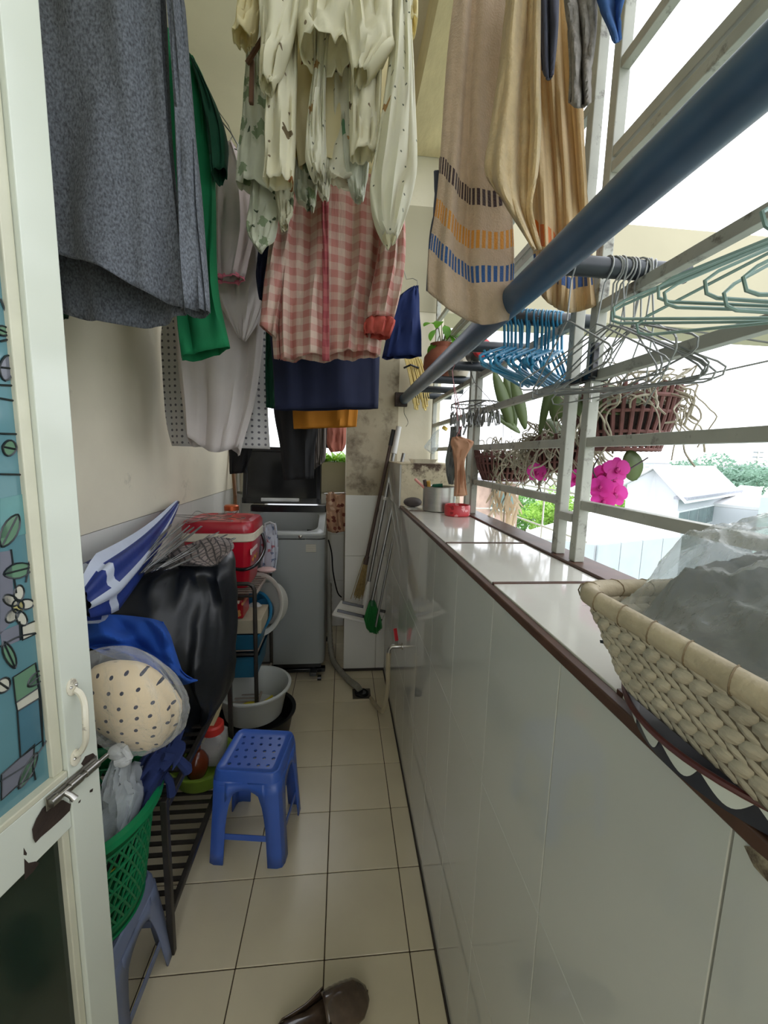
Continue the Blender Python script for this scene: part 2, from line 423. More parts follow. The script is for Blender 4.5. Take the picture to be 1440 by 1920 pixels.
# ------------------------------------------------------------------ window grille above the parapet
gr = thing('window_grille', 'weathered grey steel bar grille standing on the tiled parapet', 'grille', (XF, 1, ZT))
def post(y, w=.026, z1=3.2, m=steel_p): return MB().lim(XF-.0125, XF+.0125, y-w/2, y+w/2, ZT+.0065, z1).build('post', m, gr, False, bevel=.002)
for y in (-.9, .0, .925, 1.012, 1.745, 1.83, 2.6): post(y)
mb = MB()
def rail(y0, y1, z, h=.022): MB().lim(XF-.010, XF+.010, y0, y1, z-h/2, z+h/2).build('rail', steel_p, gr, False, bevel=.0015)
for (a, b) in ((-.887, -.013), (.013, .912), (1.025, 1.732), (1.843, 2.587)):
    for z in (1.345, 1.492, 1.64, 1.788, 2.068, 2.098, 2.262, 2.42, 2.6, 2.9): rail(a, b, z)
MB().lim(XF-.016, XF+.016, .94, .997, 1.3, 1.32).build('tie_plate', steel_p, gr, False)

# ------------------------------------------------------------------ the door leaf (open, at the left)
DE = V((-.481, .799, 0)); DD = V((.2374, .9714, 0)); DN = V((.9714, -.2374, 0))
RD = Matrix((DD, DN, V((0,0,1)))).transposed()          # local: x along leaf, y out of its face, z up
def D3(s, n, z): return DE + DD*s + DN*n + V((0,0,z))
def dpx(u, v, n=0.): return atplane(u, v, DE + DN*n, DN)
def dloc(u, v, n=0.):
    p = dpx(u, v, n) - DE; return p.dot(DD), p.z
dr = bpy.data.objects.new('door_1', None); COL.objects.link(dr); dr.location = DE; WL[dr.name] = V(DE); dr['kind'] = 'structure'; dr['label'] = 'white glazed door leaf standing open at the left'
def dbox(s0, s1, n0, n1, z0, z1): return MB().box(D3((s0+s1)/2, (n0+n1)/2, (z0+z1)/2), (s1-s0, n1-n0, z1-z0), RD)
dbox(-.065, 0, -.04, 0, .02, 2.5).build('stile', white_p, dr, False, bevel=.002)
dbox(-.74, -.675, -.04, 0, .02, 2.5).build('stile', white_p, dr, False, bevel=.002)
ra_t = dloc(125, 1447)[1]; ra_b = dloc(135, 1552)[1]
dbox(-.675, -.0655, -.038, -.002, ra_b, ra_t-.012).build('rail', white_p, dr, False, bevel=.002)
dbox(-.675, -.066, -.036, -.001, ra_t-.012, ra_t).build('bead', bead_p, dr, False, bevel=.002)
dbox(-.675, -.0655, -.038, -.002, 2.42, 2.5).build('rail', white_p, dr, False)
dbox(-.675, -.0655, -.038, -.002, .02, .12).build('rail', white_p, dr, False)
dbox(-.086, -.066, -.036, -.009, ra_t, 2.42).build('bead', bead_p, dr, False, bevel=.002)
dbox(-.08, -.066, -.036, -.009, .12, ra_b).build('bead', bead_p, dr, False, bevel=.002)
dgreen = mat('dark_green_glass', (30,44,36), .12, var=.35, scale=4)
dbox(-.675, -.08, -.026, -.02, .12, ra_b).build('lower_pane', dgreen, dr, False)
gl = dbox(-.675, -.086, -.024, -.018, ra_t, 2.42).build('glass_pane', mat('teal_film_glass', (88,130,138), .12, var=.12, scale=3, coat=.5), dr, False)
# printed film: coloured shapes and lead lines on the pane
def fp(pts, n=-.0172): return [dpx(u, v, n) for u, v in pts]
FM = [flat('film_aqua', (94,142,142), .12), flat('film_green', (98,132,106), .12), flat('film_grey', (110,112,122), .12), flat('film_cream', (186,184,168), .14), flat('film_yellow', (190,182,116), .14), flat('film_deep', (68,106,120), .12), flat('film_line', (18,28,32), .3)]
film_shapes = MB(); lines = MB()
def shp(pts, m, outline=True, w=.0016):
    q = fp(pts); film_shapes.prism(q, DN*.0004, m)
    if outline: lines.tube([p+DN*.0006 for p in q], w, 4, 6, closed=True)
def ln(pts, w=.0016): lines.tube([p+DN*.0006 for p in resample(fp(pts), max(3, 4*len(pts)))], w, 4, 6)
def ell(c, a, b, ang, n=16, tip=1.):
    ca, sa = math.cos(ang), math.sin(ang); out = []
    for k in range(n):
        t = 2*PI*k/n; x = a*math.cos(t); y = b*math.copysign(abs(math.sin(t))**tip, math.sin(t)); out.append((c[0]+x*ca-y*sa, c[1]+x*sa+y*ca))
    return out
shp([(0,935),(49,925),(55,1000),(0,1010)], 0, False); shp([(0,1035),(20,1032),(24,1095),(27,1160),(0,1190)], 2, False)
shp([(0,1185),(36,1170),(38,1200),(4,1215)], 2, False)
shp([(40,1175),(71,1162),(74,1185),(42,1200)], 3)
shp([(24,1270),(66,1243),(71,1290),(29,1318)], 1); shp([(29,1318),(71,1290),(73,1309),(32,1334)], 3)
shp([(32,1334),(73,1309),(79,1388),(38,1420)], 5); shp([(2,1452),(38,1420),(64,1395),(60,1455),(30,1475),(2,1500)], 2)
for k in range(5):
    a = -PI/2+.15+k*2*PI/5; shp(ell((33+15*math.cos(a), 1137+25*math.sin(a)), 15, 9.5, a), 3)
shp(ell((33,1137), 11, 13, 0), 4)
for c, a, b, an, m in (((18,995),34,15,-1.1,1),((33,1070),28,14,-.25,1),((17,1228),27,10,1.15,1),((68,1272),22,9,-.75,1),((52,1445),38,9,-1.1,1),((6,1285),12,16,.6,3),((4,620),14,9,.4,1),((17,840),13,15,.2,1),((12,690),14,24,.1,2)):
    shp(ell(c, a, b, an, tip=1.4), m); d = a*.9; ln([(c[0]-d*math.cos(an), c[1]-d*math.sin(an)), (c[0]+d*math.cos(an), c[1]+d*math.sin(an))])
ln([(0,640),(18,636)]); ln([(0,722),(26,723)]); ln([(0,747),(30,752)]); ln([(0,813),(38,814)]); ln([(0,889),(42,890)]); ln([(40,860),(42,890),(47,920)])
ln([(0,1212),(34,1194),(72,1186)]); ln([(20,1030),(24,1060)]); ln([(26,1085),(30,1112)]); ln([(36,1165),(38,1200)]); ln([(0,1465),(60,1425),(92,1380)]); ln([(66,1243),(74,1300),(78,1350),(80,1400)]); ln([(62,1440),(66,1462)])
ln([(60,1020),(48,1092)]); ln([(0,560),(12,590),(20,610)])
for mbx in (film_shapes, lines):      # the same print goes on over the rest of the pane
    v0, f0, m0, u0 = list(mbx.v), list(mbx.f), list(mbx.m), list(mbx.uv)
    for dz in (0, .80):
        for k in range(6):
            if k == 0 and dz == 0: continue
            q = [p - DD*.098*k + V((0, 0, dz)) for p in v0]
            s_ = [(p-DE).dot(DD) for p in q]
            keep = [f for f in range(len(f0)) if all(-.673 < s_[i] < -.086 and ra_t < q[i].z < 2.415 for i in f0[f])]
            o_ = len(mbx.v); mbx.v += q; mbx.uv += u0
            for f in keep: mbx.f.append([i+o_ for i in f0[f]]); mbx.m.append(m0[f])
fo = film_shapes.build('film_print', FM, gl, False); lines.build('lead_line', FM, gl, True)
# handle: enamelled bow handle
hd = []
a = dpx(134, 1288); b = dpx(141, 1420)
hp = [dpx(139,1293,.004), dpx(150,1300,.012), dpx(158,1318,.026), dpx(160,1345,.034), dpx(161,1372,.033), dpx(160,1392,.026), dpx(152,1408,.012), dpx(143,1415,.004)]
mb = MB(); cp = resample(hp, 22)
for i in range(len(cp)-1): pass
mb.tube(cp, [.0055]*22, 8, 0)
h = mb.build('handle', chip, dr)
for q in (a, b):
    mb = MB().lathe([(0,0),(.014,0),(.014,.002),(.011,.0035),(0,.0035)], q+DN*.0003, 20, 0, Matrix((DD, V((0,0,1)), DN)).transposed(), sx=.8, sy=1.15); mb.build('handle_plate', chip, h)
    for dz in (-.004, .005):
        MB().ball(q+DN*.0042+DD*dz*1.2+V((0,0,.002)), (.0032,.0032,.0026), 8).build('screw', chrome, h)
# barrel bolt with the worn hollow beneath it
b0 = dpx(84, 1508); b1 = dpx(178, 1428); ax = (b1-b0).normalized(); upn = DN.cross(ax).normalized()
bt = MB().box((b0+b1)/2+DN*.003, ((b1-b0).length*1.02, .003, .026), Matrix((ax, DN, ax.cross(DN))).transposed()).build('bolt_plate', chrome, dr, False, bevel=.001)
mb = MB(); o = DN*.009
mb.tube([b0+o+ax*.004, b1+o+ax*.02], .0048, 14); mb.build('bolt_rod', chrome, bt)
for t0, t1 in ((.02, .16), (.38, .60), (.70, .97)):
    MB().tube([lerp(b0, b1, t0)+DN*.0085, lerp(b0, b1, t1)+DN*.0085], .0078, 14).build('barrel', chrome, bt)
MB().tube([lerp(b0, b1, .27)+DN*.011, lerp(b0, b1, .29)+DN*.02-V((0,0,.006)), lerp(b0, b1, .30)+DN*.027-V((0,0,.014))], [.0045,.005,.0062], 10).build('knob', chrome, bt)
hole = [dpx(u, v, -.0005) for u, v in ((62,1572),(60,1555),(68,1535),(80,1515),(95,1503),(118,1500),(132,1508),(130,1520),(115,1535),(95,1553),(75,1570),(66,1580))]
MB().prism(hole, DN*.0012).build('worn_patch', rust, dr, False)
for pts in (((45,1610),(53,1618),(66,1615),(73,1618),(62,1634),(46,1650)), ((168,1482),(174,1478),(173,1484),(168,1486)), ((147,1503),(151,1499),(150,1504),(147,1506)), ((44,1590),(50,1600),(49,1604),(44,1603))):
    MB().prism([dpx(u, v, -.0022 if pts[0][0] < 60 else -.0002) for u, v in pts], DN*.0007).build('paint_chip', rust, dr, False)
MB().prism([dpx(u, v) for u, v in ((152,1432),(160,1418),(174,1412),(180,1418),(178,1428),(160,1440))], DN*.0008).build('paint_chip', rust, dr, False)

# ------------------------------------------------------------------ the big pole and overhead rails
pole_m = mat('navy_plastic_pipe', (62,86,112), .36, var=.12, scale=14, dirt=((104,120,132), 22, .72))
po = thing('clothes_pole', 'thick dark navy plastic clothes pole running overhead along the grille', 'pole', (.375, 2.62, 1.8))
MB().tube([(.375, -.35, 1.806), (.375, 2.612, 1.795)], .0305, 32).build('pipe', pole_m, po)
MB().box((.356, 2.60, 1.793), (.078, .03, .085)).build('pipe_bracket', rust, po, bevel=.004)
def rail_thing(name, label, x, z, y0, y1, drops):
    r = thing(name, label, 'rail', (x, y0, z))
    MB().tube([(x, y0, z), (x, y1, z)], .012, 12).build('bar', flat('white_rail', (206,206,198), .4), r)
    for a, b in drops: MB().tube([a, b], .006, 8).build('drop_rod', flat('white_rail', (206,206,198), .4), r)
rail_thing('drying_rail', 'white drying rail under the ceiling over the middle of the balcony', .0, 3.2, -.4, 3.35, [((0,.2,3.2),(0,.2,3.4)), ((0,2,3.2),(0,2,3.4))])
rail_thing('drying_rail', 'white drying rail under the ceiling close to the left wall', -.42, 3.2, -.4, 1.5, [((-.42,.2,3.2),(-.42,.2,3.4)), ((-.42,1.4,3.2),(-.42,1.4,3.4))])
rail_thing('drying_rail', 'white wall rail behind the green shirt, carrying white shirts', -.5, 2.64, 1.5, 2.16, [((-.845,1.52,2.64),(-.5,1.52,2.64)), ((-.845,2.14,2.64),(-.5,2.14,2.64))])
rail_thing('drying_rail', 'white drying rail below the edge beam, carrying towels', .3, 2.66, .3, 1.3, [((.3,.4,2.66),(.3,.4,3.4)), ((.3,1.2,2.66),(.3,1.2,3.4))])
wire = mat('galvanised_wire', (128,128,126), .35, .9, var=.2, scale=40)
def hook(root, x, y, z, zr=3.2, xr=None):
    xr = x if xr is None else xr
    pts = [(x-.16, y, z-.05), (x-.03, y, z), (x, y, z+.02), (lerp(x,xr,.5), y, (z+zr)/2), (xr-.013, y, zr-.01), (xr-.013, y, zr+.012), (xr, y, zr+.018), (xr+.016, y, zr+.006)]
    MB().tube(pts, .0017, 6).tube([(x, y, z), (x+.03, y, z), (x+.16, y, z-.05)], .0017, 6).build('hanger_hook', wire, root)

# ------------------------------------------------------------------ laundry
SM = 38
heather = mat('heather_grey_jersey', (102,106,114), .95, var=.55, scale=250, stretch=(1,1,.6), bump=.2, bscale=300, tl=.1)
heather_in = heather
def hem_grey(th, cx, sx): return .085*(1-cx)*.8 if sx > .05 else -.03*(1-cx*cx)
t = thing('grey_shirt', 'heather grey long-sleeved shirt hanging beside the white door leaf', 'shirt', (-.42, 1.12, 1.8), 'hanging laundry')
garment(MB(), [(130,-150,240,-150),(40,-90,300,-100),(18,-20,306,-20),(26,150,314,150),(36,300,324,300),(48,450,336,450),(62,562,347,586)], 1.12, [.02,.04,.05,.05,.05,.055,.06], 64, 30, .3, 5, hem_grey, seed=1.2).build('body', heather, t, ang=60, solid=.002)
garment(MB(), [(290,-110,318,-70),(318,0,343,0),(330,200,360,200),(338,400,377,400),(349,588,393,586)], 1.10, [.03,.03,.028,.028,.03], 28, 20, .35, 3, seed=2.2).build('sleeve', heather, t, ang=60, solid=.002)
q = at(185,-150,y=1.12); hook(t, q.x, 1.12, q.z, xr=-.42)
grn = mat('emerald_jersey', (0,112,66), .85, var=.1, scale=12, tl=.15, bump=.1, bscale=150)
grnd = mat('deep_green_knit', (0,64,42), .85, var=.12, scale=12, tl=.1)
t = thing('green_shirt', 'emerald green shirt hanging just behind the grey shirt', 'shirt', (-.4, 1.36, 1.8), 'hanging laundry')
garment(MB(), [(150,40,300,40),(80,100,352,108),(70,300,396,300),(85,480,396,480),(110,560,392,585)], 1.38, [.02,.04,.045,.05,.05], 50, 22, .3, 5, seed=4).build('body', grn, t, ang=60, solid=.002)
garment(MB(), [(335,95,366,115),(345,170,394,190),(352,350,402,360),(333,540,408,545),(342,676,431,652)], 1.34, [.03,.035,.03,.04,.04], 30, 24, .25, 3, seed=1).build('sleeve', grn, t, ang=60, solid=.002)
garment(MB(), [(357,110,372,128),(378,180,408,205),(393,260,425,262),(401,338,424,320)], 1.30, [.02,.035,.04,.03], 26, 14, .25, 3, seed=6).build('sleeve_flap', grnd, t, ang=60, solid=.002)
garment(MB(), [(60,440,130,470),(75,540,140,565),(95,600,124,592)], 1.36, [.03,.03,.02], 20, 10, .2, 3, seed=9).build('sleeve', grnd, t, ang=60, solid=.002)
q = at(225,40,y=1.38); hook(t, q.x, 1.38, q.z, xr=-.42)
MB().tube([at(380,190,y=1.33), at(408,218,y=1.33), at(432,248,y=1.34), at(446,272,y=1.36), at(444,281,y=1.36), at(440,279,y=1.36)], .0018, 6).build('hanger_wire', wire, t)
wht = mat('white_cotton', (226,218,214), .9, var=.04, scale=8, tl=.35, bump=.1, bscale=120)
wht2 = mat('pinkish_white_cotton', (216,202,200), .9, var=.05, scale=8, tl=.3, bump=.15, bscale=90)
pinkhem = flat('pink_thread', (214,120,140), .8)
t = thing('white_vest', 'small white vest with a pink stitched hem behind green shirt', 'vest', (-.45, 1.58, 2), 'hanging laundry')
garment(MB(), [(418,268,440,272),(405,340,466,335),(400,440,478,430),(406,523,456,521)], 1.58, [.015,.03,.03,.03], 36, 18, .3, 5, seed=3).build('body', wht2, t, ang=60, solid=.0015)
garment(MB(), [(405,520,457,518),(405,526,457,524)], 1.58, .031, 36, 3, .3, 5, seed=3).build('hem', pinkhem, t, solid=.003)
MB().tube([at(428,270,y=1.58), at(436,255,y=1.58), at(428,235,y=1.58), V((-.5,1.58,2.66))], .0015, 6).build('hanger_hook', wire, t)
t = thing('white_blouse', 'white blouse with a drooping pointed hem behind the pink-hemmed vest', 'blouse', (-.45, 1.72, 2), 'hanging laundry')
garment(MB(), [(430,285,452,285),(410,380,484,380),(403,470,500,470),(404,545,504,530),(428,600,484,598),(448,634,460,640)], 1.72, [.015,.04,.04,.04,.03,.01], 40, 22, .3, 5, seed=8).build('body', wht, t, ang=60, solid=.0015)
MB().tube([at(441,287,y=1.72), V((-.485,1.72,2.62)), V((-.5,1.72,2.657))], .0015, 6).build('hanger_hook', wire, t)
t = thing('white_undershirt', 'long plain white undershirt, hanging lowest of the white clothes', 'undershirt', (-.45, 1.86, 1.6), 'hanging laundry')
garment(MB(), [(395,330,450,330),(345,450,495,430),(330,560,500,530),(334,650,492,650),(345,750,478,750),(354,828,450,848)], 1.86, [.015,.04,.05,.05,.05,.05], 52, 26, .4, 6, lambda th, cx, sx: (.02*math.sin(3*th)), seed=5).build('body', wht, t, ang=60, solid=.0015)
MB().tube([at(425,332,y=1.86), V((-.5,1.86,2.657))], .0015, 6).build('hanger_hook', wire, t)
t = thing('polka_dot_shirt', 'sheer white shirt with tiny grey polka dots against left wall', 'shirt', (-.5, 2.04, 1.55), 'hanging laundry')
pdot = mat('sheer_dotted_cotton', (224,222,220), .9, var=.03, tl=.4, pat=dots(.028, .0055, (120,118,124)))
garment(MB(), [(385,400,455,400),(322,520,508,520),(304,610,510,590),(304,690,502,690),(312,780,502,780),(323,836,506,842)], 2.04, [.015,.03,.04,.04,.045,.05], 52, 24, .3, 6, seed=7).build('body', pdot, t, ang=60, solid=.0015)
MB().tube([at(425,402,y=2.04), V((-.5,2.04,2.657))], .0015, 6).build('hanger_hook', wire, t)

# baby clothes on a peg hanger
cream = mat('cream_baby_cotton', (242,238,216), .9, var=.03, tl=.45, bump=.1, bscale=120, pat=chain(dots(.075,.010,(176,126,80),.9,.45,(128,112,84),.02), dots(.05,.003,(150,134,110),1.,.4)))
creamd = mat('cream_dotted_cotton', (242,240,224), .9, var=.03, tl=.45, bump=.1, bscale=120, pat=chain(dots(.033,.0022,(120,124,110),.8,.6), dots(.09,.008,(196,160,110),.9,.35,None,.015)))
creamy = mat('warm_cream_cotton', (242,232,192), .9, var=.04, tl=.45, pat=dots(.06,.007,(140,90,50),.9,.4,None,.02))
muslin = mat('leaf_print_muslin', (224,226,208), .9, var=.05, tl=.4, bump=.2, bscale=60, pat=chain(dots(.055,.013,(158,174,140),.9,.6,None,.03), dots(.05,.005,(84,98,76),1.,.4,None,.02)))
muslg = mat('green_tipped_muslin', (226,228,214), .9, var=.04, tl=.4, pat=dots(.06,.014,(116,166,128),1.,.35,None,.02))
yst = mat('star_print_cotton', (228,224,200), .9, var=.04, tl=.4, pat=dots(.08,.010,(222,186,60),1.,.45,(120,130,100),.02))
ph = thing('peg_hanger', 'peg hanger holding baby clothes in front of the gingham shirt', 'hanger', (-.0, 1.2, 2.92))
MB().tube([(-.3,1.08,2.92),(.18,1.08,2.92),(.18,1.34,2.92),(-.3,1.34,2.92)], .005, 8, closed=True).tube([(-.06,1.08,2.92),(-.06,1.34,2.92)], .005, 8).tube([(-.06,1.2,2.925),(0,1.2,3.1),(0,1.2,3.215)], .003, 6).build('frame', flat('white_rail', (206,206,198), .4), ph)
pegw = flat('peg_wood', (112,78,58), .7, var=.2)
B = [
 ('baby_blouse', 'cream baby top with brown animal print, topmost in the middle', cream, 1.12, [(540,-120,720,-120),(545,-20,715,-20),(556,50,662,50),(563,100,658,106)], .05),
 ('baby_sock', 'small cream cuff with frayed brown end, top left of the baby clothes', creamy, 1.12, [(470,-60,505,-60),(450,-10,498,-10),(444,40,484,40),(437,76,474,72)], .025),
 ('baby_sleeve', 'cream printed sleeve hanging left of the topmost baby top', cream, 1.10, [(490,-100,575,-100),(488,-20,566,-20),(490,70,548,80),(486,120,528,128),(486,158,511,164)], .03),
 ('baby_sleeve', 'cream printed sleeve with brown cuff right of the topmost baby top', cream, 1.10, [(650,-100,735,-100),(642,-20,735,-20),(648,60,737,60),(655,110,736,90),(662,147,690,146)], .035),
 ('baby_sleeve', 'pale cream rolled sleeve highest at the right of the baby clothes', creamy, 1.16, [(730,-90,790,-90),(735,-20,782,-20),(737,30,783,30),(745,66,780,58)], .03),
 ('baby_trousers', 'cream baby trousers with bear print and wide stitched cuff at left', cream, 1.16, [(505,20,560,20),(500,130,556,125),(497,250,553,250),(495,342,550,350)], .028),
 ('baby_trousers', 'narrow cream trouser leg with open round cuff in the middle', creamd, 1.18, [(585,30,625,30),(588,130,612,130),(575,230,610,230),(573,300,612,296),(588,336,606,332)], .022),
 ('baby_trousers', 'cream trouser leg with rolled cuff right of centre', cream, 1.16, [(660,30,720,30),(655,120,716,115),(655,230,712,230),(657,300,707,284)], .026),
 ('baby_romper', 'large cream dotted romper leg hanging lowest at the right', creamd, 1.15, [(735,-20,775,-20),(733,65,770,70),(722,170,776,165),(703,290,781,300),(694,350,774,360),(700,410,756,420),(716,446,742,452)], .045),
 ('baby_bodysuit', 'warm cream bodysuit lining showing between the trouser legs', creamy, 1.26, [(555,-20,735,-20),(550,110,730,110),(550,220,725,230),(560,310,700,320)], .03),
 ('baby_shirt', 'plain pale shirt behind the rolled cuff trouser leg', creamd, 1.24, [(620,120,665,120),(615,230,690,230),(612,320,690,330),(620,340,680,352)], .025),
 ('muslin_cloth', 'pale muslin with green leaf print at far left of baby clothes', muslin, 1.28, [(465,60,500,60),(460,165,500,165),(450,260,520,270),(444,345,524,372)], .03),
 ('muslin_cloth', 'pale muslin corner with a frayed tip, lowest at left of baby clothes', muslin, 1.30, [(470,250,530,250),(470,355,525,360),(464,430,517,440),(478,462,490,474)], .02),
 ('bib', 'cream bib with a yellow star hanging below the bear print cuff', yst, 1.27, [(512,260,556,260),(514,345,552,350),(520,400,547,400),(527,430,540,424)], .018),
 ('bib', 'cream frilled bib just right of the yellow star bib', muslin, 1.29, [(550,250,600,250),(548,330,595,340),(556,372,592,372),(575,390,588,392)], .018),
 ('bib', 'small white bib with rounded tip under the middle cuff', creamd, 1.25, [(585,250,625,250),(590,325,622,325),(595,356,618,356),(602,372,614,374)], .015),
 ('bib', 'white bib with a green tip beside the pink gingham', muslg, 1.22, [(640,220,700,220),(644,300,692,300),(655,350,686,350),(664,374,680,378)], .018),
]
for i, (n, lab, m, y, rows, d) in enumerate(B):
    mb = MB(); garment(mb, rows, y, [d*.7]+[d]*(len(rows)-2)+[d*(1.1 if rows[-1][2]-rows[-1][0] > 30 else .8)], 40, 22, .13, 3+i % 2, seed=i*1.7, wob=.014, h2=.15)
    o = mb.build(n, m, None, ang=70, solid=.0015); tag(o, lab, 'baby clothes', 'baby clothes on the peg hanger')
    p = at((rows[0][0]+rows[0][2])/2, rows[0][1], y=y)
    q = MB().tube([p-V((0,0,.02)), V((p.x, y, max(p.z+.03, 2.925)))], .0016, 6); q.build('peg_string', wire, o)
    if rows[0][1] > -150: MB().box(p+V((0,-.004,.0)), (.009,.014,.055)).build('peg', pegw, o, bevel=.002)
t = thing('clothes_peg', 'brown wooden clothes peg dangling on a string left of baby clothes', 'peg', at(471,150,y=1.2))
MB().box(at(472,155,y=1.2), (.011,.012,.095), Matrix.Rotation(.05, 3, 'Y')).build('peg_body', pegw, t, bevel=.002)
MB().tube([at(472,130,y=1.2), at(477,105,y=1.2), at(478,60,y=1.2), V((-.25,1.2,2.92))], .0012, 6).build('string', wire, t)
t = thing('wooden_stick', 'thin brown stick poking out left of the baby clothes', 'stick', at(475,100,y=1.19))
MB().beam(at(463,119,y=1.19), at(500,60,y=1.17), .008, .008).build('stick', pegw, t)

# pink gingham shirt
ging = mat('pink_gingham_crepe', (224,202,186), .9, var=.06, scale=30, tl=.35, bump=.5, bscale=45, stretch=(3,3,.6), pat=gingham(.045, (206,142,132)))
gingd = mat('red_gingham_placket', (190,120,116), .9, var=.05, tl=.25, pat=gingham(.045, (168,80,86)))
gingr = mat('coral_cuff', (206,96,84), .9, var=.12, scale=40, tl=.3, bump=.6, bscale=40)
t = thing('gingham_shirt', 'pink gingham shirt hanging below the baby clothes', 'shirt', (-.05, 1.5, 1.8), 'hanging laundry')
garment(MB(), [(570,240,700,240),(540,330,735,330),(522,420,738,420),(510,520,732,520),(510,600,716,600),(514,672,707,668)], 1.5, [.02,.04,.045,.05,.05,.055], 90, 30, .42, 11, lambda th, cx, sx: .012*math.sin(2*th) if sx > 0 else 0, seed=2).build('body', ging, t, ang=70, solid=.0015)
garment(MB(), [(535,350,565,345),(512,430,552,430),(498,520,536,520),(488,612,518,634)], 1.47, [.03,.035,.035,.03], 26, 18, .3, 4, seed=5).build('sleeve', ging, t, ang=70, solid=.0015)
garment(MB(), [(715,300,740,310),(714,390,757,400),(708,480,759,490),(692,560,748,560),(688,598,738,598)], 1.44, [.03,.035,.035,.035,.028], 30, 18, .3, 4, seed=6).build('sleeve', ging, t, ang=70, solid=.0015)
garment(MB(), [(688,597,738,598),(682,612,740,606),(684,628,730,634)], 1.44, [.028,.036,.03], 36, 6, .3, 9, seed=6).build('cuff', gingr, t, ang=70, solid=.003)
sheet(MB(), [[(602,330),(610,330),(617,330)],[(604,450),(610,450),(616,450)],[(605,560),(611,560),(617,560)],[(604,676),(611,677),(618,677)]], 1.434, 6, 24, wob=.012).build('placket', gingd, t, ang=70, solid=.002)
q = at(635,240,y=1.5); hook(t, q.x, 1.5, q.z, xr=0)
# dark clothes behind
navy = mat('navy_jersey', (20,28,58), .85, var=.15, scale=10, tl=.06)
blk = mat('black_cotton', (14,14,17), .8, var=.2, scale=10)
ora = mat('marigold_cotton', (206,136,40), .85, var=.06, tl=.3)
strp = mat('striped_trousers', (62,56,54), .85, tl=.05, pat=stripes(.011, .35, (150,140,130)))
pnk = mat('salmon_cotton', (208,134,116), .9, var=.1, tl=.3)
for n, lab, cat, m, y, rows, d, xr, zr in (
 ('navy_shirt', 'navy blue shirt showing below the pink gingham shirt', 'shirt', navy, 1.78, [(560,400,680,400),(510,500,706,500),(505,600,712,600),(512,690,711,690),(516,769,709,766)], [.02,.05,.05,.05,.05], 0, 3.2),
 ('navy_vest', 'dark navy edge showing left of the gingham shirt', 'vest', navy, 1.64, [(500,380,540,380),(486,460,530,450),(481,510,512,510),(486,560,502,560)], [.02,.03,.03,.02], 0, 3.2),
 ('green_skirt', 'dark green cloth strip at the left of the navy shirt', 'cloth', grnd, 1.92, [(500,560,540,560),(498,680,530,680),(500,764,525,766)], [.02,.03,.03], 0, 3.2),
 ('orange_skirt', 'orange cloth with folded hem under the navy shirt', 'cloth', ora, 2.02, [(560,640,660,640),(548,730,672,730),(551,804,668,800)], [.02,.035,.04], 0, 3.2),
 ('black_trousers', 'black trousers hanging in front of the washing machine lid', 'trousers', blk, 2.2, [(520,640,610,640),(512,750,606,750),(524,830,592,830),(532,900,588,897)], [.03,.04,.035,.03], 0, 3.2),
 ('striped_trousers', 'brown striped trousers beside the black trousers', 'trousers', strp, 2.3, [(575,700,625,700),(580,790,614,790),(586,850,611,850),(589,880,608,866)], [.02,.03,.025,.02], 0, 3.2),
 ('pink_sleeve_shirt', 'salmon pink sleeve showing below the orange cloth', 'shirt', pnk, 2.42, [(600,700,660,700),(607,790,650,790),(612,830,648,832),(620,848,642,846)], [.02,.03,.025,.02], 0, 3.2),
 ('charcoal_shorts', 'charcoal cloth between the striped trousers and pink sleeve', 'shorts', mat('charcoal', (52,54,62), .9), 2.5, [(590,700,640,700),(596,790,632,790),(604,838,622,842)], [.02,.02,.02], 0, 3.2)):
    t = thing(n, lab, cat, at(rows[-1][0], rows[-1][1], y=y), 'hanging laundry')
    garment(MB(), rows, y, d, 48, 20, .25, 6, seed=len(lab)*.7).build('body', m, t, ang=70, solid=.002)
    p = at((rows[0][0]+rows[0][2])/2, rows[0][1], y=y)
    MB().tube([p-V((.1,0,.02)), p+V((-.01,0,.01)), p+V((.1,0,-.02)), p+V((.0,0,.01)), V((lerp(p.x,xr,.6), y, p.z+.15)), V((xr+.013, y, zr-.01)), V((xr+.012, y, zr+.013)), V((xr-.002, y, zr+.016)), V((xr-.014, y, zr+.004))], .0016, 6).build('hanger_hook', wire, t)
t = thing('black_sock_pair', 'black cloth hanging under white shirts beside the washing machine lid', 'socks', at(446,860,y=2.3), 'hanging laundry')
garment(MB(), [(428,780,470,780),(429,840,474,835),(431,889,461,886)], 2.3, [.015,.02,.02], 30, 12, .3, 5, seed=3).build('body', blk, t, ang=70, solid=.002)
MB().tube([at(448,782,y=2.3), at(448,600,y=2.28), V((-.5,2.155,2.64))], .0015, 6).build('string', wire, t)
navy2 = mat('royal_navy_jersey', (22,42,96), .85, var=.12, scale=10, tl=.2)
t = thing('navy_shorts', 'navy blue garment hanging alone near the far pillar at right', 'shorts', at(752,670,y=2.2), 'hanging laundry')
garment(MB(), [(768,540,784,536),(744,562,786,560),(730,610,788,610),(716,672,790,668)], 2.2, [.01,.03,.035,.035], 40, 16, .3, 5, seed=2.2).build('body', navy2, t, ang=70, solid=.002)
MB().tube([at(772,545,y=2.2), at(783,536,y=2.2), at(782,526,y=2.2), at(774,522,y=2.2), at(762,524,y=2.2), V((.012, 2.2, 3.19)), V((0,2.2,3.216))], .0016, 6).build('hanger_hook', wire, t)

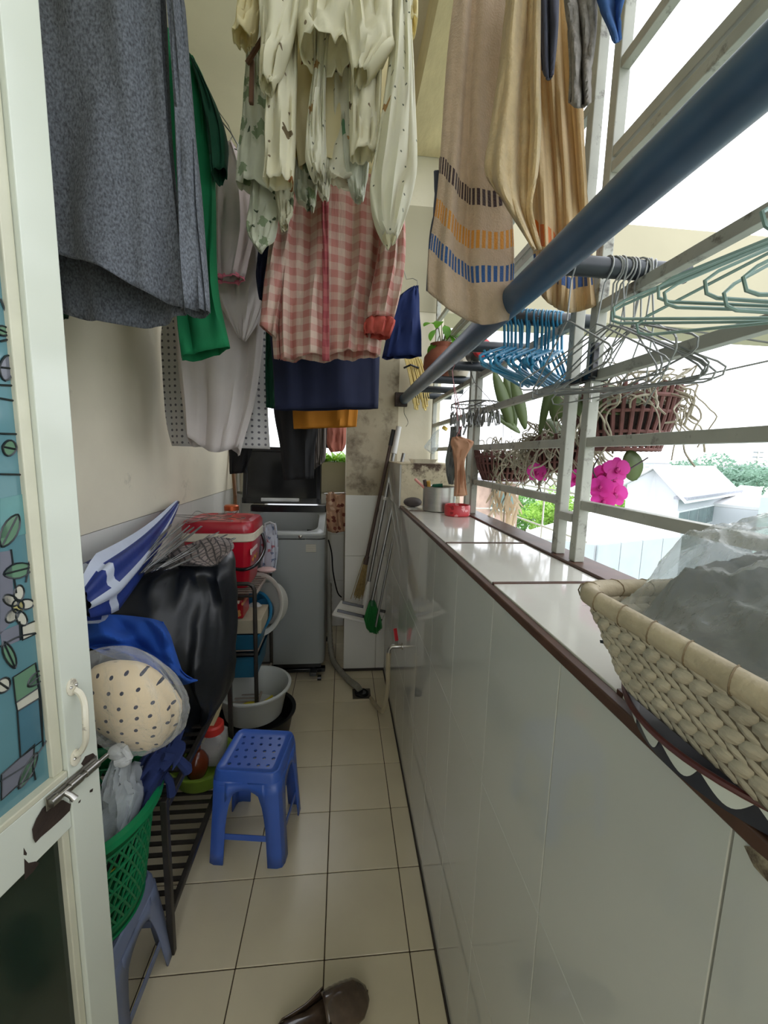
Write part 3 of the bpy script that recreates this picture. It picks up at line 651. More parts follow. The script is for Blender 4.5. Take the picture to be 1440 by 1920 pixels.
# towels over the pole
tw_b = mat('beige_terry_towel', (200,178,152), .98, var=.07, scale=60, tl=.4, bump=.8, bscale=260, sheen=.4, pat=dashes(((.085,.118,(46,92,150)), (.152,.187,(214,150,60)), (.236,.268,(70,50,52))), .009))
tw_c = mat('cream_terry_towel', (220,200,160), .98, var=.08, scale=50, tl=.45, bump=.9, bscale=220, sheen=.4)
tw_r = mat('ribbed_beige_towel', (218,194,152), .98, var=.06, scale=40, tl=.45, bump=.7, bscale=200, sheen=.3, pat=chain(stripes(.012,.4,(206,180,138)), dashes(((.05,.075,(66,96,150)), (.105,.15,(214,120,50))))))
tw_g = mat('grey_marl_towel', (136,130,124), .98, var=.3, scale=70, tl=.15, bump=.8, bscale=200)
tw_d = mat('slate_cloth', (74,76,92), .95, var=.15, scale=30, tl=.1)
tw_bl = mat('blue_print_cloth', (74,112,170), .95, var=.3, scale=30, tl=.35)
def towel(n, lab, m, rows, y, folds, **k):
    top = [(p[0], p[1]-60) for p in rows[0]]
    mb = sheet(MB(), [top]+rows, y, 40, 40, folds, **k)
    o = tag(mb.build(n, m, None, ang=75, solid=.005), lab, 'towel', 'towels hung above the navy pole')
    a = at(top[len(top)//2][0], top[0][1], y=y); MB().tube([a, V((a.x*.3+.3*.7, y, 2.64)), V((.3, y, 2.675))], .002, 6).build('peg_string', wire, o)
    MB().box(a, (.01,.02,.06)).build('peg', pegw, o, bevel=.002)
    return o
towel('striped_towel', 'beige towel with brown, orange and blue dashed bands left of the navy pole', tw_b,
  [[(852,-20),(880,-20),(905,-20),(960,-20)], [(840,100),(872,100),(898,100),(955,120)], [(830,230),(862,235),(892,240),(950,270)], [(818,380),(850,388),(892,400),(962,430)], [(804,470),(842,490),(890,512),(962,535)], [(803,546),(842,580),(900,608),(954,600)]],
  .93, [(.010,2.2,.1,.5), (.004,5.1,.4,.3)])
towel('ribbed_towel', 'ribbed beige towel hanging behind the navy pole next to the grille', tw_r,
  [[(985,-20),(1010,-20),(1045,-20),(1095,-20)], [(985,180),(1020,180),(1055,180),(1092,200)], [(992,330),(1030,330),(1065,330),(1100,350)], [(1000,450),(1035,450),(1070,450),(1106,450)], [(1008,545),(1035,572),(1070,586),(1117,574)]],
  .93, [(.016,2.6,.3,.5), (.007,7.3,.1,.4)], wob=.02)
towel('cream_towel', 'cream towel with ragged edge draped in front of the ribbed towel', tw_c,
  [[(950,-20),(985,-20),(1012,-20)], [(938,120),(975,120),(1011,130)], [(922,230),(966,240),(1012,250)], [(910,320),(962,345),(1006,330)], [(946,380),(972,400),(996,390)], [(992,452),(1002,468),(1014,468)]],
  .84, [(.020,1.6,.2,.6), (.006,5,.4,.3)], wob=.02)
towel('grey_towel', 'grey marled towel hanging short at the top beside the cream towel', tw_g,
  [[(1058,-20),(1080,-20),(1118,-20)], [(1066,60),(1088,60),(1116,60)], [(1070,130),(1088,135),(1108,130)], [(1068,192),(1086,203),(1106,194)]],
  .80, [(.014,2,.2,.6)], wob=.02)
towel('dark_towel', 'dark slate towel folds between the cream and grey towels', tw_d,
  [[(1012,-20),(1028,-20),(1046,-20)], [(1014,60),(1028,60),(1044,60)], [(1018,130),(1028,150),(1036,140)]], .86, [(.012,2,.2,.6)])
towel('blue_cloth', 'blue printed cloth tip at the top right of towels', tw_bl,
  [[(1118,-20),(1140,-20),(1172,-20)], [(1126,15),(1142,20),(1164,20)], [(1142,50),(1152,55),(1162,52)], [(1150,74),(1156,80),(1163,75)]], .78, [(.012,1.5,.2,.6)])
towel('slate_cloth', 'slate grey cloth edge peeping out left of the striped towel', tw_d,
  [[(815,380),(828,380),(850,380)], [(806,450),(825,450),(850,460)], [(801,545),(815,556),(840,560)]], 1.0, [(.008,1.5,.2,.6)])

# ------------------------------------------------------------------ washing machine
wm_g = mat('silver_grey_enamel', (142,146,144), .32, var=.03, scale=3, spec=.5)
wm_d = mat('dark_machine_plastic', (24,25,28), .2, var=.15)
wm_l = mat('smoky_lid_glass', (34,35,36), .12, var=.2)
t = thing('washing_machine', 'silver grey top-loading washing machine with its dark lid open', 'washing machine', (-.37, 2.78, 0), None)
x0, x1, y0, y1 = -.64, -.105, 2.5, 3.06
mb = MB(); sec = []
for (a, z) in ((0, .1), (0, .955)): pass
def rring(x0, x1, y0, y1, z, r=.035, n=5, zf=None):
    out = []
    for cx, cy, a0 in ((x1-r, y1-r, 0), (x0+r, y1-r, 90), (x0+r, y0+r, 180), (x1-r, y0+r, 270)):
        for k in range(n):
            a = math.radians(a0+90*k/(n-1)); p = V((cx+r*math.cos(a), cy+r*math.sin(a), z)); 
            if zf: p.z = zf(p)
            out.append(p)
    return out
slope = lambda p: .965 + max(0, (p.y-2.56))*.22
MB().grid([rring(x0,x1,y0,y1,.115), rring(x0,x1,y0,y1,.13), rring(x0,x1,y0,y1,.925)], 0, True).build('body', wm_g, t)
MB().grid([rring(x0,x1,y0,y1,.93), rring(x0-.004,x1+.004,y0-.004,y1,.94), rring(x0-.004,x1+.004,y0-.004,y1,0,zf=lambda p: slope(p)-.012), rring(x0+.008,x1-.008,y0+.008,y1,0,zf=slope), rring(x0+.06,x1-.05,y0+.075,2.9,0,.07,zf=lambda p: slope(p)-.004), rring(x0+.065,x1-.055,y0+.08,2.89,.86,.07), rring(x0+.08,x1-.07,y0+.1,2.87,.6,.07)], 0, True).build('top_frame', wm_g, t)
MB().prism([p+V((0,0,-.0)) for p in rring(x0+.08,x1-.07,y0+.1,2.87,.62,.07)], (0,0,-.01)).build('tub_floor', wm_d, t)
MB().shell([(.2,.9),(.2,.915),(.215,.915),(.215,.63),(.2,.63)], ((x0+x1)/2, 2.74, 0), 32).build('drum_ring', wm_d, t)
MB().lim(x0+.005, x1-.005, 2.9, y1-.01, 1.0, 1.085).build('rear_panel', wm_d, t, bevel=.01)
lid0 = at(456, 945, y=2.89); lid1 = at(604, 945, y=2.89); lt0 = at(454, 838, y=2.97); lt1 = at(603, 838, y=2.97)
lu = (lt0-lid0); ln_ = V((0,1,0)); lu.x = 0
R = Matrix((V((1,0,0)), lu.normalized().cross(V((1,0,0))), lu.normalized())).transposed()
lc = (lid0+lid1+lt0+lt1)/4; lw, lh = lid1.x-lid0.x, lu.length
ld = MB().box(lc, (lw, .022, lh), R).build('lid', wm_l, t, bevel=.012)
for (dx, dz, sx, sz) in ((0, lh/2-.02, lw, .035), (0, -lh/2+.02, lw, .04), (-lw/2+.02, 0, .03, lh), (lw/2-.02, 0, .03, lh)):
    MB().box(lc + R @ V((dx, -.012 if dz or 1 else 0, dz)), (sx, .012, sz), R).build('lid_frame', wm_d, ld, bevel=.004)
MB().box(lc + R @ V((-.01, -.019, -lh/2+.025)), (.26, .012, .026), R).build('lid_grip', flat('grip_silver', (200,202,204), .25), ld, bevel=.005)
pnl = flat('panel_silver', (186,188,184), .3)
MB().ball(at(563,1006,y=2.493), (.013,.006,.010), 14).build('badge', chrome, t)
MB().box(at(583,1028,y=2.4985), (.062,.002,.05)).build('rating_label', mat('rating_label', (200,196,180), .6, pat=lambda nt, cs: stripes(.009,.4,(130,128,120),1)(nt, cs)), t, False)
MB().lim(x0+.02, x1-.02, y0+.01, y1-.02, .085, .115).build('plinth', wm_d, t)
for x in (x0+.07, x1-.07):
    for y in (y0+.07, y1-.07): MB().lathe([(.028,.06),(.028,.075),(.02,.08),(.02,.09)], (x,y,0), 16).build('foot', wm_d, t)
t = thing('machine_stand', 'black metal stand with castors under the washing machine', 'stand', (-.37, 2.78, 0))
for y in (y0+.06, y1-.06): MB().lim(x0-.005, x1+.005, y-.022, y+.022, .035, .06).build('stand_bar', wm_d, t, bevel=.004)
for x in (x0+.07, x1-.07): MB().lim(x-.022, x+.022, y0-.015, y1, .036, .0598).build('stand_bar', flat('stand_grey', (70,72,74), .4), t, bevel=.004)
for x in (x0+.03, x1-.03):
    for y in (y0, y1-.04): MB().lathe([(.0,-.012),(.018,-.012),(.018,.012),(0,.012)], (x,y,.018), 18, 0, Matrix.Rotation(PI/2, 3, 'Y')).build('castor', wm_d, t)
# hoses, drain
hose_m = mat('ribbed_grey_hose', (138,134,122), .6, var=.1, scale=30)
t = thing('drain_hose', 'ribbed grey hose running from washing machine to floor drain', 'hose', (.1, 2.4, 0))
c = curve([(-.09,2.96,.5),(-.08,2.8,.2),(-.06,2.7,.06),(-.02,2.6,.03),(.05,2.46,.022),(.1,2.37,.03),(.122,2.345,.012)], 90)
MB().tube(c, [.0175+.0025*(k % 2) for k in range(90)], 14).build('hose', hose_m, t)
t = thing('floor_drain', 'dark round floor drain set in a tile near the pillar', 'drain', (.13, 2.33, 0))
MB().lim(.075,.185,2.28,2.385,0,.002).build('drain_plate', flat('drain_steel', (92,86,76), .5, metal=.6), t)
MB().lathe([(.042,.002),(.042,.014),(.034,.018),(.028,.012),(.0,.010)], (.13,2.33,0), 28).build('drain_collar', wm_d, t)
t = thing('power_cable', 'black cable hanging behind the washing machine', 'cable', (-.06, 2.9, .8))
MB().tube(curve([(-.092,2.8,.86),(-.07,2.85,.75),(-.06,2.9,.6),(-.03,3.0,.42),(.0,3.05,.36)], 40), .005, 8).build('cable', wm_d, t)
t = thing('water_tap', 'small chrome tap with red lever on the tiled parapet', 'tap', (XP, 1.83, .55))
ty = 1.83; tz = .55
MB().lathe([(.016,0),(.016,.004),(.009,.006),(.009,.03)], (XP,ty,tz), 16, 0, Matrix.Rotation(-PI/2, 3, 'Y')).tube([(XP-.02,ty,tz),(XP-.05,ty,tz),(XP-.062,ty,tz-.012),(XP-.064,ty,tz-.035)], [.011,.010,.0095,.011], 14).tube([(XP-.03,ty,tz),(XP-.03,ty,tz+.03)], .007, 12).build('tap_body', chrome, t)
MB().beam((XP-.028,ty-.006,tz+.03),(XP-.036,ty+.012,tz+.085), .018, .006).build('lever', flat('red_enamel', (190,40,52), .35), t, bevel=.002)
t = thing('tap_hose', 'short pale hose hanging from the tap to the floor', 'hose', (XP-.07, 1.85, 0))
MB().tube(curve([(XP-.064,ty,tz-.03),(XP-.066,ty,tz-.1),(XP-.062,ty+.02,.33),(XP-.07,ty+.12,.14),(XP-.09,2.15,.04),(XP-.11,2.26,.015)], 50), .0115, 12).build('hose', flat('pale_hose', (176,164,138), .5), t)

# floral cloth over a hook between machine and pillar
flor = mat('floral_brown_cloth', (178,140,112), .95, tl=.15, bump=.4, var=.1, pat=dots(.035,.012,(112,60,48),1.,.7,(206,176,150),.02))
t = thing('floral_cloth', 'brown floral cloth hanging between washing machine and pillar', 'cloth', at(630,930,y=2.64))
sheet(MB(), [[(612,926),(622,922),(634,928),(647,922)],[(612,960),(625,962),(636,960),(647,962)],[(614,995),(626,999),(636,998),(646,996)]], 2.64, 20, 16, [(.012,2.4,.1,.5)], wob=.03).build('cloth', flor, t, solid=.006)
MB().tube([at(608,926,y=2.645), at(656,924,y=2.645)], .004, 8).build('hanging_rod', chrome, t)

# ------------------------------------------------------------------ brooms and mops in the corner
alu = mat('aluminium_tube', (150,150,148), .32, .85, var=.1)
dkw = mat('dark_wooden_handle', (78,62,56), .6, var=.2, stretch=(6,6,1))
straw = mat('straw_bristles', (156,134,88), .9, var=.3, scale=60)
def pole(root, a, b, r, m, name='handle'): return MB().tube([a, b], r, 12).build(name, m, root)
a = at(738,806,y=2.575); b = at(687,1050,y=2.52)
t = thing('straw_broom', 'old straw broom with a dark wooden handle against the pillar', 'broom', at(672,1118,y=2.5))
pole(t, a, b, .011, dkw); MB().tube([a, a+(b-a)*.12], .0135, 12).build('grip', flat('dark_grip', (40,40,42), .6), t)
mb = MB()
tip = at(672,1118,y=2.5)
for k in range(70):
    q = V((random.gauss(0,1), random.gauss(0,.6), 0)); mb.tube([b+(a-b)*.02+q*.006, lerp(b, tip, .5)+q*.012, tip+q*.018+V((0,0,random.uniform(-.02,.01)))], .0018, 4)
mb.build('bristles', straw, t)['kind'] = 'stuff'
MB().tube([b+(a-b)*.03, lerp(b, tip, .12)], [.015,.016], 12).build('binding', dkw, t)
a = at(748,800,y=2.56); b = at(692,1090,y=2.49)
t = thing('flat_mop', 'flat mop with white pad plate and black clips, propped in the corner', 'mop', at(675,1150,y=2.45))
pole(t, a, b, .0115, alu); MB().tube([a, lerp(a, b, .17)], [.017,.018], 14).build('grip', flat('white_grip', (206,204,200), .5), t)
MB().tube([lerp(a, b, .45), lerp(a, b, .47)], .014, 12).build('collar', flat('white_grip', (206,204,200), .5), t)
MB().tube([b, at(688,1112,y=2.48), at(684,1150,y=2.45)], [.012,.02,.026], 12).build('neck', flat('white_grip', (206,204,200), .5), t)
q = [at(639,1129,y=2.46), at(724,1148,y=2.46), at(712,1176,y=2.36), at(622,1155,y=2.36)]
MB().prism(q, (0,.002,.014)).build('plate', flat('white_grip', (206,204,200), .5), t, bevel=.004)
for e0, e1 in ((.14,.9),):
    for s in (.12, .72):
        p0 = lerp(lerp(q[0], q[1], .06), lerp(q[3], q[2], .06), s)+V((0,-.004,.016)); p1 = lerp(lerp(q[0], q[1], 1.0), lerp(q[3], q[2], 1.0), s)+V((0,-.004,.016))
        MB().beam(p0, p1, .018, .006, V((0,-1,.3))).build('clip_strip', wm_d, t, bevel=.002)
a = at(757,850,y=2.44); b = at(698,1125,y=2.36)
t = thing('green_broom', 'broom with green plastic bristles and a grey metal handle', 'broom', at(697,1186,y=2.32))
pole(t, a, b, .0105, alu)
gb = flat('green_bristle', (30,110,52), .6, var=.25)
mb = MB(); c0 = at(698,1128,y=2.36); tip = at(699,1186,y=2.31)
for k in range(110):
    f = random.uniform(-1,1); f2 = random.uniform(-1,1); mb.tube([c0+V((f*.016,f2*.01,0)), lerp(c0, tip, .55)+V((f*.05,f2*.018,0)), tip+V((f*.045+.01,f2*.02,.03*abs(f)+random.uniform(-.01,.012)))], .003, 4)
mb.build('bristles', gb, t)['kind'] = 'stuff'
MB().tube([b, c0-V((0,0,.02))], [.014,.026], 14).build('socket', flat('green_plastic', (26,92,50), .5), t)
a = at(762,880,y=2.36); b = at(722,1085,y=2.32)
t = thing('spare_handle', 'thin grey metal handle leaning rightmost among the brooms', 'pole', V((at(709,1150,y=2.3).x, 2.3, .3)))
MB().tube([a, b, lerp(a, b, 1.45)], .007, 10).build('handle', alu, t)
t = thing('wooden_broom', 'brown wooden stick standing left of the machine lid', 'pole', (-.77, 3.1, .8))
MB().tube([at(441,930,y=3.1), at(434,842,y=3.2)], .012, 10).build('handle', flat('ochre_wood', (126,86,52), .6, var=.2), t)
MB().tube([at(441,930,y=3.1), (-.78, 3.0, .05)], .012, 10).build('handle', flat('ochre_wood', (126,86,52), .6, var=.2), t)
t = thing('white_pipe', 'white water pipe with a valve in the far left corner', 'pipe', (-.83, 3.3, .8))
MB().tube([(-.815,3.32,.3),(-.815,3.32,1.42)], .012, 12).build('pipe', flat('white_grip', (206,204,200), .5), t)
MB().tube([(-.815,3.315,1.13),(-.76,3.25,1.13)], .011, 12).build('valve', chrome, t)

# ------------------------------------------------------------------ left side: far rack, cooler, basins
rk = mat('dark_steel_rack', (66,62,58), .4, .6, var=.2, scale=20)
rkl = mat('pale_rack_wire', (150,138,126), .45, .3, var=.15)
t = thing('metal_rack', 'dark steel rack with slatted shelves next to the washing machine', 'rack', (-.63, 2.2, 0))
rx0, rx1, ry0, ry1 = -.82, -.425, 2.0, 2.44
def frame_end(y):
    MB().tube([(rx1,y,0),(rx1,y,.775),(rx1-.01,y,.798),(rx1-.03,y,.808),(rx0+.03,y,.808),(rx0+.01,y,.798),(rx0,y,.775),(rx0,y,0)], .0105, 12).build('end_frame', rk, t)
frame_end(ry0); frame_end(ry1)
for z in (.745, .44, .16):
    for y in (ry0+.002, ry1-.002): MB().tube([(rx0,y,z),(rx1,y,z)], .008, 8).build('cross_bar', rk, t)
    for x in (rx0, rx1): MB().tube([(x,ry0,z),(x,ry1,z)], .007, 8).build('side_bar', rkl, t)
    for k in range(13):
        y = ry0+.03+k*.0316; MB().tube([(rx0,y,z+.006),(rx1,y,z+.006)], .0035, 6).build('slat', rkl, t)
red = mat('red_cooler_plastic', (196,24,48), .28, var=.05, scale=4, coat=.3)
red2 = mat('deep_red_lid', (170,28,44), .3, var=.06, scale=4, coat=.3)
ivory = flat('ivory_plastic', (222,212,190), .4)
t = thing('cooler_box', 'red cooler box with ivory rim and black handle on the rack', 'cooler', (-.6, 2.2, .755))
cx0, cx1, cy0, cy1 = -.79, -.445, 2.06, 2.36; cz = .757
MB().grid([rring(cx0+.035,cx1-.035,cy0+.03,cy1-.03,cz,.03), rring(cx0+.03,cx1-.03,cy0+.025,cy1-.025,cz+.01,.03), rring(cx0+.006,cx1-.006,cy0+.004,cy1-.004,cz+.245,.04)], 0, True).add(rring(cx0+.035,cx1-.035,cy0+.03,cy1-.03,cz,.03), [tuple(range(20))]).build('body', red, t)
MB().grid([rring(cx0,cx1,cy0,cy1,cz+.245,.045), rring(cx0-.006,cx1+.006,cy0-.006,cy1+.006,cz+.25,.05), rring(cx0-.006,cx1+.006,cy0-.006,cy1+.006,cz+.285,.05), rring(cx0,cx1,cy0,cy1,cz+.29,.05)], 0, True).build('rim', ivory, t)
MB().grid([rring(cx0-.004,cx1+.004,cy0-.004,cy1+.004,cz+.29,.05), rring(cx0-.004,cx1+.004,cy0-.004,cy1+.004,cz+.325,.05), rring(cx0+.006,cx1-.006,cy0+.006,cy1-.006,cz+.345,.05), rring(cx0+.03,cx1-.03,cy0+.03,cy1-.03,cz+.352,.05), rring(cx0+.04,cx1-.04,cy0+.04,cy1-.04,cz+.346,.045)], 0, True).add(rring(cx0+.04,cx1-.04,cy0+.04,cy1-.04,cz+.346,.045), [tuple(range(20))]).build('lid', red2, t)
MB().tube(curve([(cx0+.1,cy0-.012,cz+.25),(cx0+.16,cy0-.035,cz+.16),(cx1-.06,cy0-.045,cz+.12),(cx1+.012,cy0-.02,cz+.13),(cx1+.03,cy0+.12,cz+.16),(cx1+.024,cy0+.19,cz+.2),(cx1+.008,cy0+.21,cz+.25)], 30), .009, 10).build('handle', wm_d, t)
MB().lim(cx1+.001,cx1+.0045,cy0+.03,cy0+.2,cz+.262,cz+.28).build('latch', ivory, t, bevel=.003)
for k, (dy, w) in enumerate(((.04,.012),(.06,.010),(.078,.012),(.098,.008),(.112,.012),(.132,.010),(.15,.012))):
    MB().lim(cx1-.012,cx1-.0075,cy0+dy,cy0+dy+w,cz+.186,cz+.204).build('printed_letter', flat('white_print', (232,214,210), .5), t, False)
MB().lathe([(0,0),(.016,0),(.016,.003),(0,.003)], (cx1-.011,cy0+.018,cz+.192), 16, 0, Matrix.Rotation(PI/2, 3, 'Y')).build('printed_emblem', flat('white_print', (232,214,210), .5), t, False)
for k in range(4):
    MB().ball((cx1-.018,cy0+.09+.03*k,cz+.135+.012*(k % 2)), (.006,.014,.012), 8).build('printed_flower', flat('gold_print', (196,140,70), .5), t)
# skewers of loose wire on the cooler lid
t = thing('wire_hanger', 'flat wire hanger lying on the red cooler lid', 'hanger', (-.6, 2.2, cz+.352))
def hanger_pts(w=.2, h=.085, hk=.022, neck=.04):
    p = [(hk*math.cos(a), 0, -hk+hk*math.sin(a)) for a in [math.radians(-30+k*24) for k in range(11)]]
    p += [(-.004,0,-2*hk-.004),(0,0,-2*hk-neck),(0,0,-2*hk-neck-.008)]
    z0 = -2*hk-neck-.012
    p += [(-.02,0,z0-.004),(-w*.5,0,z0-h*.45),(-w*.94,0,z0-h*.9),(-w,0,z0-h*1.0),(-w*.985,0,z0-h*1.12),(-w*.93,0,z0-h*1.16),(0,0,z0-h*1.19),(w*.93,0,z0-h*1.16),(w*.985,0,z0-h*1.12),(w,0,z0-h*1.0),(w*.94,0,z0-h*.9),(w*.5,0,z0-h*.45),(.02,0,z0-.004),(0,0,z0+.004)]
    return p
def hanger_mesh(mb, M, r=.0016, **k): return mb.tube([M @ V(p) for p in hanger_pts(**k)], r, 6)
mb = MB()
for k in range(3):
    M = Matrix.Translation((-.5-.05*k, 2.15+.05*k, cz+.3525+.004*k)) @ Matrix.Rotation(1.2+.5*k, 4, 'Z') @ Matrix.Rotation(PI/2, 4, 'X')
    if k == 0: hanger_mesh(mb, M)
mb.build('wire', wire, t)
for k in (1, 2):
    t = thing('wire_hanger', ('second wire hanger lying crosswise on the red cooler lid', 'wire hanger at the back of the red cooler lid')[k-1], 'hanger', (-.6, 2.2, cz+.352))
    M = Matrix.Translation((-.52-.05*k, 2.12+.06*k, cz+.356+.004*k)) @ Matrix.Rotation(.9+.9*k, 4, 'Z') @ Matrix.Rotation(PI/2, 4, 'X')
    hanger_mesh(MB(), M).build('wire', wire, t)
t = thing('copper_jar', 'small copper coloured lid of a jar behind the red cooler', 'jar', (-.62, 2.44, 1.0))
MB().lathe([(0,.752),(.04,.752),(.04,1.12),(.036,1.125)], (-.63,2.405,0), 20).build('jar_body', film('jar_glass', (200,190,180), .4), t)
MB().lathe([(.041,1.115),(.041,1.14),(.034,1.146),(0,1.146)], (-.63,2.405,0), 20).build('lid', mat('copper_lid', (190,96,56), .3, .7), t)
# white cutting board / bag beyond the cooler
bagm = mat('printed_white_bag', (206,210,220), .5, tl=.3, bump=.4, bscale=20, pat=dots(.03,.009,(126,140,170),1.,.5,(190,120,130),.03))
t = thing('plastic_bag', 'white printed plastic bag with handle hole behind the red cooler', 'bag', at(505,1080,y=2.42))
garment(MB(), [(488,988,517,980),(489,1000,520,998),(489,1040,522,1030),(489,1080,517,1070)], 2.41, [.004,.006,.02,.02], 30, 14, .3, 5, seed=3, close=True).build('body', bagm, t)
MB().tube([at(u, v, y=2.40) for u, v in ((496,996),(497,982),(506,979),(515,983),(516,994))], .005, 8).build('bag_handle', flat('grey_handle', (176,174,176), .5), t)
t = thing('pink_packet', 'pale pink packet lying at the far end of the rack top', 'packet', at(505,1075,y=2.38))
MB().ball(at(500,1072,y=2.36)+V((0,0,.012)), (.055,.03,.018), 12).build('packet', mat('pink_film', (216,184,180), .4), t)
# tilted perforated white basin
wpl = mat('white_basin_plastic', (208,206,196), .35, var=.04, scale=5)
gpl = mat('grey_basin_plastic', (176,178,172), .4, var=.04, scale=5)
bl1 = mat('blue_basin_plastic', (44,120,160), .35); bl2 = mat('teal_box_plastic', (28,92,120), .4)
ba = V((-.55,-.72,.28)).normalized()
def tiltR(axis): 
    z = V(axis).normalized(); x = z.orthogonal().normalized(); return Matrix((x, z.cross(x), z)).transposed()
ctr = (at(548,1130,y=2.3)+at(420,1138,y=2.3))*.5
bc = at(482,1133,y=2.28)
ra = .165
t = thing('white_basin', 'large white basin tilted on its side beside the rack', 'basin', bc-V((0,0,.17)))
R = tiltR((-.45,-.85,.25))
MB().shell([(.11,-.125),(.125,-.12),(.152,-.01),(ra,-.004),(ra+.013,.0),(ra+.014,.008),(ra,.008),(.148,-.004),(.12,-.113),(.0,-.118)], bc, 44, 0, R).build('bowl', wpl, t)
mb = MB()
for k in range(26):
    for q in range(3):
        a = 2*PI*k/26+.06*q; rr = .128+.0085*q; mb.ball(bc+R @ V((rr*math.cos(a), rr*math.sin(a), -.088+.03*q)), .0035, 6)
mb.build('perforation', flat('hole_dark', (92,88,80), .8), t)['kind'] = 'stuff'
t = thing('blue_basin', 'blue plastic basin nested inside the tilted white basin', 'basin', bc-V((0,0,.1)))
R2 = tiltR((-.5,-.8,.3))
MB().shell([(.06,-.06),(.075,-.058),(.105,.0),(.114,.004),(.114,.009),(.1,.008),(.07,-.05),(0,-.052)], bc+V((.0,-.02,-.035)), 36, 0, R2).build('bowl', bl1, t)
t = thing('white_bag', 'crumpled white plastic bag resting in the blue basin', 'bag', bc)
MB().ball(bc+V((.0,-.06,-.02)), (.05,.035,.055), 14).build('bag', film('milky_bag', (222,226,226), .5), t)
t = thing('cookie_tin', 'red printed cookie tin on the middle rack shelf', 'tin', at(448,1180,y=2.06))
p = at(446,1181,y=2.08); mt = mat('red_tin', (168,26,36), .3, pat=dots(.03,.009,(206,150,90),1.,.5,(226,214,190),.02))
MB().lim(-.62,p.x+.04,2.03,2.17,.615,.715).build('tin_body', mt, t, bevel=.008)
MB().lim(-.625,p.x+.045,2.025,2.175,.715,.735).build('tin_lid', flat('tin_lid_brown', (90,60,44), .4), t, bevel=.004)
t = thing('cardboard_box', 'pale cardboard box under the red cookie tin', 'box', (-.55, 2.15, .5))
MB().lim(-.70,-.40,2.02,2.24,.54,.613).build('box_body', mat('kraft_board', (176,166,142), .8, var=.1), t, bevel=.003)
MB().lim(-.56,-.53,2.0195,2.2405,.54,.6135).build('tape', flat('tape', (196,186,160), .4), t, False)
t = thing('teal_crate', 'teal plastic crate on the middle rack shelf below cardboard box', 'crate', (-.55, 2.15, .45))
MB().grid([rring(-.70,-.42,2.03,2.25,.452,.02), rring(-.71,-.41,2.02,2.26,.535,.02), rring(-.716,-.404,2.014,2.266,.537,.02), rring(-.716,-.404,2.014,2.266,.525,.02)], 0, True).add(rring(-.70,-.42,2.03,2.25,.452,.02), [tuple(range(20))]).build('crate_body', bl2, t)
t = thing('teal_crate', 'second teal crate hanging lower behind the rack post', 'crate', (-.55, 2.15, .3))
MB().grid([rring(-.70,-.43,2.03,2.3,.30,.02), rring(-.71,-.42,2.02,2.31,.415,.02), rring(-.716,-.414,2.014,2.316,.418,.02), rring(-.71,-.42,2.02,2.31,.405,.02)], 0, True).add(rring(-.70,-.43,2.03,2.3,.30,.02), [tuple(range(20))]).build('crate_body', bl2, t)
t = thing('grey_basin', 'big pale grey basin resting upright in front of the rack', 'basin', (-.44, 2.0, .13))
pc = (at(415,1290,y=2.1)+at(530,1258,y=2.1))/2
gc = V((-.435, 1.985, .14))
MB().shell([(.125,0),(.14,.004),(.165,.13),(.178,.145),(.186,.143),(.186,.150),(.172,.152),(.158,.135),(.134,.012),(0,.010)], gc, 44).add([gc+V((.125*math.cos(2*PI*k/44), .125*math.sin(2*PI*k/44), 0)) for k in range(44)], [tuple(range(44))]).build('bowl', gpl, t)
t = thing('yellow_scoop', 'yellow plastic scoop edge lying in the big grey basin', 'scoop', gc+V((0,0,.015)))
MB().shell([(.03,0),(.045,.02),(.048,.022),(.042,.018),(0,.006)], gc+V((-.02,-.02,.016)), 20).tube([gc+V((.02,-.02,.036)), gc+V((.09,.02,.07))], .006, 8).build('scoop', flat('scoop_yellow', (206,190,50), .4), t)
t = thing('black_basin', 'black basin on the floor under the big grey basin', 'basin', (-.43, 1.99, 0))
MB().shell([(.15,0.001),(.155,.002),(.178,.118),(.19,.124),(.19,.13),(.172,.126),(.148,.01),(0,.008)], V((-.42, 2.02, 0)), 40).build('bowl', flat('black_plastic', (20,22,24), .45), t)
MB().lim(-.52,-.35,1.93,2.1,.128,.1385).build('spacer_board', rust, t, False)

# ------------------------------------------------------------------ left side: near rack with covered pile
t = thing('low_rack', 'low dark steel slatted rack on the floor along left wall', 'rack', (-.65, 1.3, 0))
qx0, qx1, qy0, qy1 = -.80, -.478, 1.06, 1.72
for y in (qy0, qy1):
    for x in (qx0, qx1): MB().lim(x-.009, x+.009, y-.009, y+.009, 0, .5).build('leg', rk, t, bevel=.002)
for z in (.13, .47):
    for x in (qx0, qx1): MB().lim(x-.008,x+.008,qy0+.009,qy1-.009,z-.01,z+.01).build('side_bar', rk, t, bevel=.002)
    for k in range(16):
        y = qy0+.02+k*.0412; MB().lim(qx0+.008,qx1-.008,y-.006,y+.006,z-.004,z+.003).build('slat', rk, t, False)
blkp = mat('black_plastic_sheet', (22,25,30), .42, var=.3, scale=6, bump=1., bscale=11, spec=.5)
t = thing('covered_pile', 'pile wrapped in a draped black plastic sheet on the low rack', 'pile', (-.65, 1.5, .48))
PM = garment(MB(), [(300,1065,350,1045),(225,1075,420,1035),(168,1105,438,1060),(150,1160,442,1120),(160,1250,440,1210),(230,1340,432,1290),(320,1400,385,1360),(340,1415,362,1400)], [1.7,1.66,1.6,1.56,1.52,1.5,1.46,1.44], [.05,.13,.17,.17,.16,.12,.06,.02], 90, 44, .10, 13, seed=3.3, wob=.045, close=True)
for p in PM.v:
    p.x = max(p.x, -.835); q = p*16; p.y += .012*noise.noise(q); p.x += .008*noise.noise(q+V((9,3,1))) if p.x > -.83 else 0
PM.build('sheet', blkp, t, ang=80)
